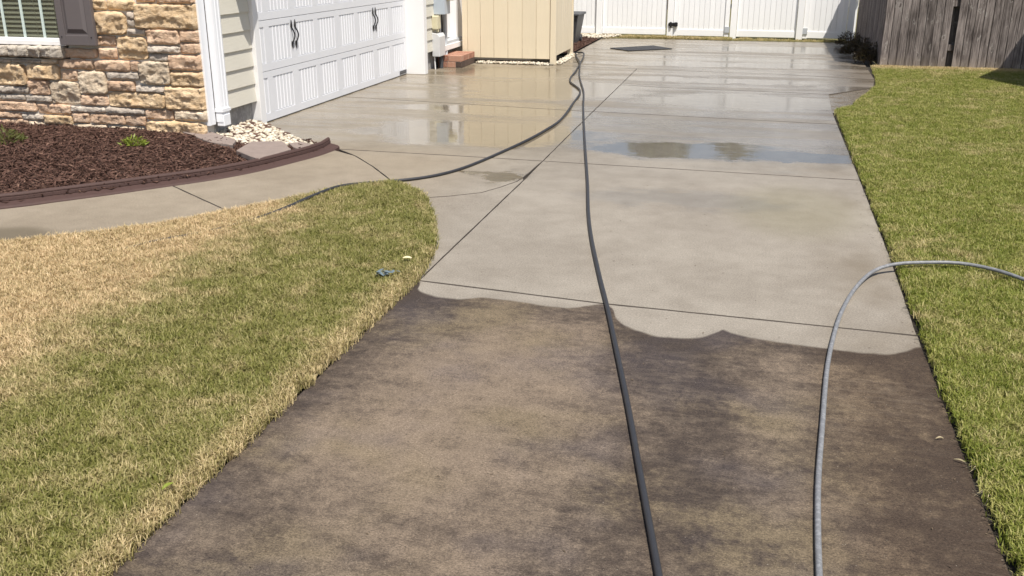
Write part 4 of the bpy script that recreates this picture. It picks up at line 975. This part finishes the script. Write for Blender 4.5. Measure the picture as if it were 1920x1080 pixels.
hose(C, .0108, M['greyhose'], 'scuffed grey hose arching from the driveway over the right lawn')
m = MB(); m.prism(ccw([(-2.76, 18.62), (-2.35, 18.20), (-1.60, 18.80), (-2.02, 19.33)]), .003, .015)
tag(m.build('rubber_mat', M['mat']), 'black rubber mat lying on the concrete near the white fence', 'mat')
# litter
t = thing('plastic_scrap', 'crumpled blue grey scrap lying in the left lawn', 'litter', (-1.96, 4.88, .04)); m = MB()
for i in range(16):
    a = random.uniform(0, 6.28); c = Vector((-1.975 + random.gauss(0, .026), 4.885 + random.gauss(0, .02), .045 + random.uniform(0, .014))); u = Vector((math.cos(a), math.sin(a), random.uniform(-.4, .5))) * .026; v = Vector((-math.sin(a), math.cos(a), random.uniform(-.3, .3))) * .012
    m.add([c - u, c + v, c + u, c - v], [(0, 1, 2, 3)])
m.build('plastic_film', M['scrap'], t)
def leaf(x, y, z, L, w, a, mat, label, group=None):
    m = MB(); V = []; n = 6
    for i in range(n + 1):
        t = i / n; s = w * math.sin(math.pi * (.06 + .9 * t)); zz = .006 * math.sin(3.1 * t)
        for k in (-1, 0, 1): V.append(((t - .5) * L * math.cos(a) - k * s * math.sin(a), (t - .5) * L * math.sin(a) + k * s * math.cos(a), zz + abs(k) * .006 * (1 if k > 0 else .6)))
    m.add(V, [(i * 3 + k, i * 3 + k + 1, i * 3 + k + 4, i * 3 + k + 3) for i in range(n) for k in (0, 1)])
    o = m.build('dry_leaf', mat); o.location = (x, y, z); tag(o, label, 'leaf', group); return o
leaf(-1.94, 5.15, .052, .055, .014, .2, M['leaf_pale'], 'cream leaf lying on the left lawn near the driveway corner')
leaf(-1.86, 2.52, .045, .05, .008, 1.3, M['lime'], 'narrow yellow green leaf at the lower left lawn edge')
leaf(.845, 3.45, .004, .045, .0032, -.5, M['straw'], 'bleached sliver at the right edge of the dirty concrete')
leaf(.80, 3.62, .004, .03, .003, .3, M['straw'], 'short pale chip on the dirty concrete near the right lawn')
for (x, y, n_, lb) in ((.895, 3.22, 9, 'loose straw tuft spilling from the right lawn onto the concrete'), (.895, 3.40, 6, 'small straw wisp beside the bleached sliver')):
    m = MB()
    for i in range(n_):
        a = random.uniform(2.0, 4.4); L = random.uniform(.025, .055); w = .0012; c = (x + random.uniform(-.02, .02), y + random.uniform(-.03, .03), random.uniform(.002, .012))
        ex, ey = c[0] + L * math.cos(a), c[1] + L * math.sin(a)
        m.add([(c[0] - w * math.sin(a), c[1] + w * math.cos(a), c[2] + .012), (c[0] + w * math.sin(a), c[1] - w * math.cos(a), c[2] + .012), (ex, ey, .004)], [(0, 1, 2)])
    tag(m.build('straw_tuft', M['straw']), lb, 'straw')
m = MB(); m.prism([(-4.60, 4.99), (-4.52, 4.99), (-4.50, 5.04), (-4.59, 5.05)], .003, .007)
tag(m.build('paper_scrap', M['paper']), 'white scrap of paper on the path at the left edge', 'litter')
dm = MB()
for i in range(420):
    k = random.random()
    x, y = (random.uniform(-1.75, .85), random.uniform(2, 12)) if k < .55 else (random.choice((-1.78, .86)) + random.gauss(0, .035), random.uniform(2, 11))
    if not -1.79 < x < .87: continue
    a = random.uniform(0, 6.28); L = random.uniform(.003, .010); w = random.uniform(.001, .003)
    dm.add([(x + L * math.cos(a), y + L * math.sin(a), .003), (x - w * math.sin(a), y + w * math.cos(a), .005), (x - L * math.cos(a), y - L * math.sin(a), .003), (x + w * math.sin(a), y - w * math.cos(a), .003)], [(0, 1, 2, 3)])
kind(dm.build('debris', M['stem']), 'stuff', 'tiny clippings and specks scattered over the concrete', 'debris')

# ------------------------------------------------------------------ beyond the frame: seen only in the puddles or by their shade
gz = thing('shade_roof', 'unseen octagonal roof on posts, shaped to cast the shade on the right lawn', 'shade_roof', (6.10, 14.43, 0))  # unseen roof on posts, added to cast the shade edge on lawn and fence
R = 2.2; cx, cy = 6.10, 14.43; m = MB(); ring = [(cx + R * math.cos(math.pi + k * math.pi / 4), cy + R * math.sin(math.pi + k * math.pi / 4)) for k in range(8)]
m.add([(x, y, 2.30) for x, y in ring] + [(x, y, 2.36) for x, y in ring] + [(cx, cy, 3.3)], [(i, (i + 1) % 8, 8 + (i + 1) % 8, 8 + i) for i in range(8)] + [(8 + i, 8 + (i + 1) % 8, 16) for i in range(8)] + [tuple(range(7, -1, -1))])
m.build('roof', M['roof'], gz)
for k in range(8):
    a = math.pi + k * math.pi / 4; x, y = cx + 1.7 * math.cos(a), cy + 1.7 * math.sin(a); bx('post', (x - .05, x + .05, y - .05, y + .05, 0, 2.299), M['white_trim'], gz)
def tree(x, y, h, r, label):
    t = thing('tree', label, 'tree', (x, y, 0)); k = MB(); k.tube([(x, y, 0), (x + .1, y, h * .4), (x, y + .1, h * .8)], [.16, .11, .03], 8)
    for i in range(6):
        a = i * 1.05; zz = h * (.35 + .07 * i); k.tube([(x, y, zz), (x + r * .6 * math.cos(a), y + r * .6 * math.sin(a), zz + .6)], [.05, .015], 6)
    k.build('trunk', M['bark'], t); c = MB()
    for i in range(3500):
        a = random.uniform(0, 6.28); v = random.random(); rr = r * math.sin(math.pi * min(1, .12 + v * .88)) ** .7 * math.sqrt(random.random()); zz = h * (.28 + .74 * v)
        if fb(a * 1.2, v * 4, x, 2) > .35: continue
        p = Vector((x + rr * math.cos(a), y + rr * math.sin(a), zz)); u = Vector((random.gauss(0, 1), random.gauss(0, 1), random.gauss(0, 1))).normalized() * .13; w = u.cross(Vector((random.gauss(0, 1), random.gauss(0, 1), random.gauss(0, 1)))).normalized() * .07
        c.add([p - u, p + w, p + u, p - w], [(0, 1, 2, 3)])
    c.build('crown', M['tree_leaf'], t)
tree(-2.95, 32, 5.6, 1.3, 'slim tree behind the white fence, mirrored in the left puddle')
tree(-.55, 33, 4.9, 1.4, 'rounded tree behind the white fence, mirrored in the right puddle')
nb = thing('house', 'low neighbouring house behind the white fence, mirrored in the puddles', 'house', (3, 36, 0))
bx('wall', (.4, 8.5, 34, 41, 0, 3.0), M['siding'], nb)
m = MB(); m.add([(0, 33.5, 3.0), (9, 33.5, 3.0), (9, 41.5, 3.0), (0, 41.5, 3.0), (1.6, 37.5, 5.0), (7.4, 37.5, 5.0)], [(0, 1, 5, 4), (1, 2, 5), (2, 3, 4, 5), (3, 0, 4), (3, 2, 1, 0)]); m.build('roof', M['roof'], nb)
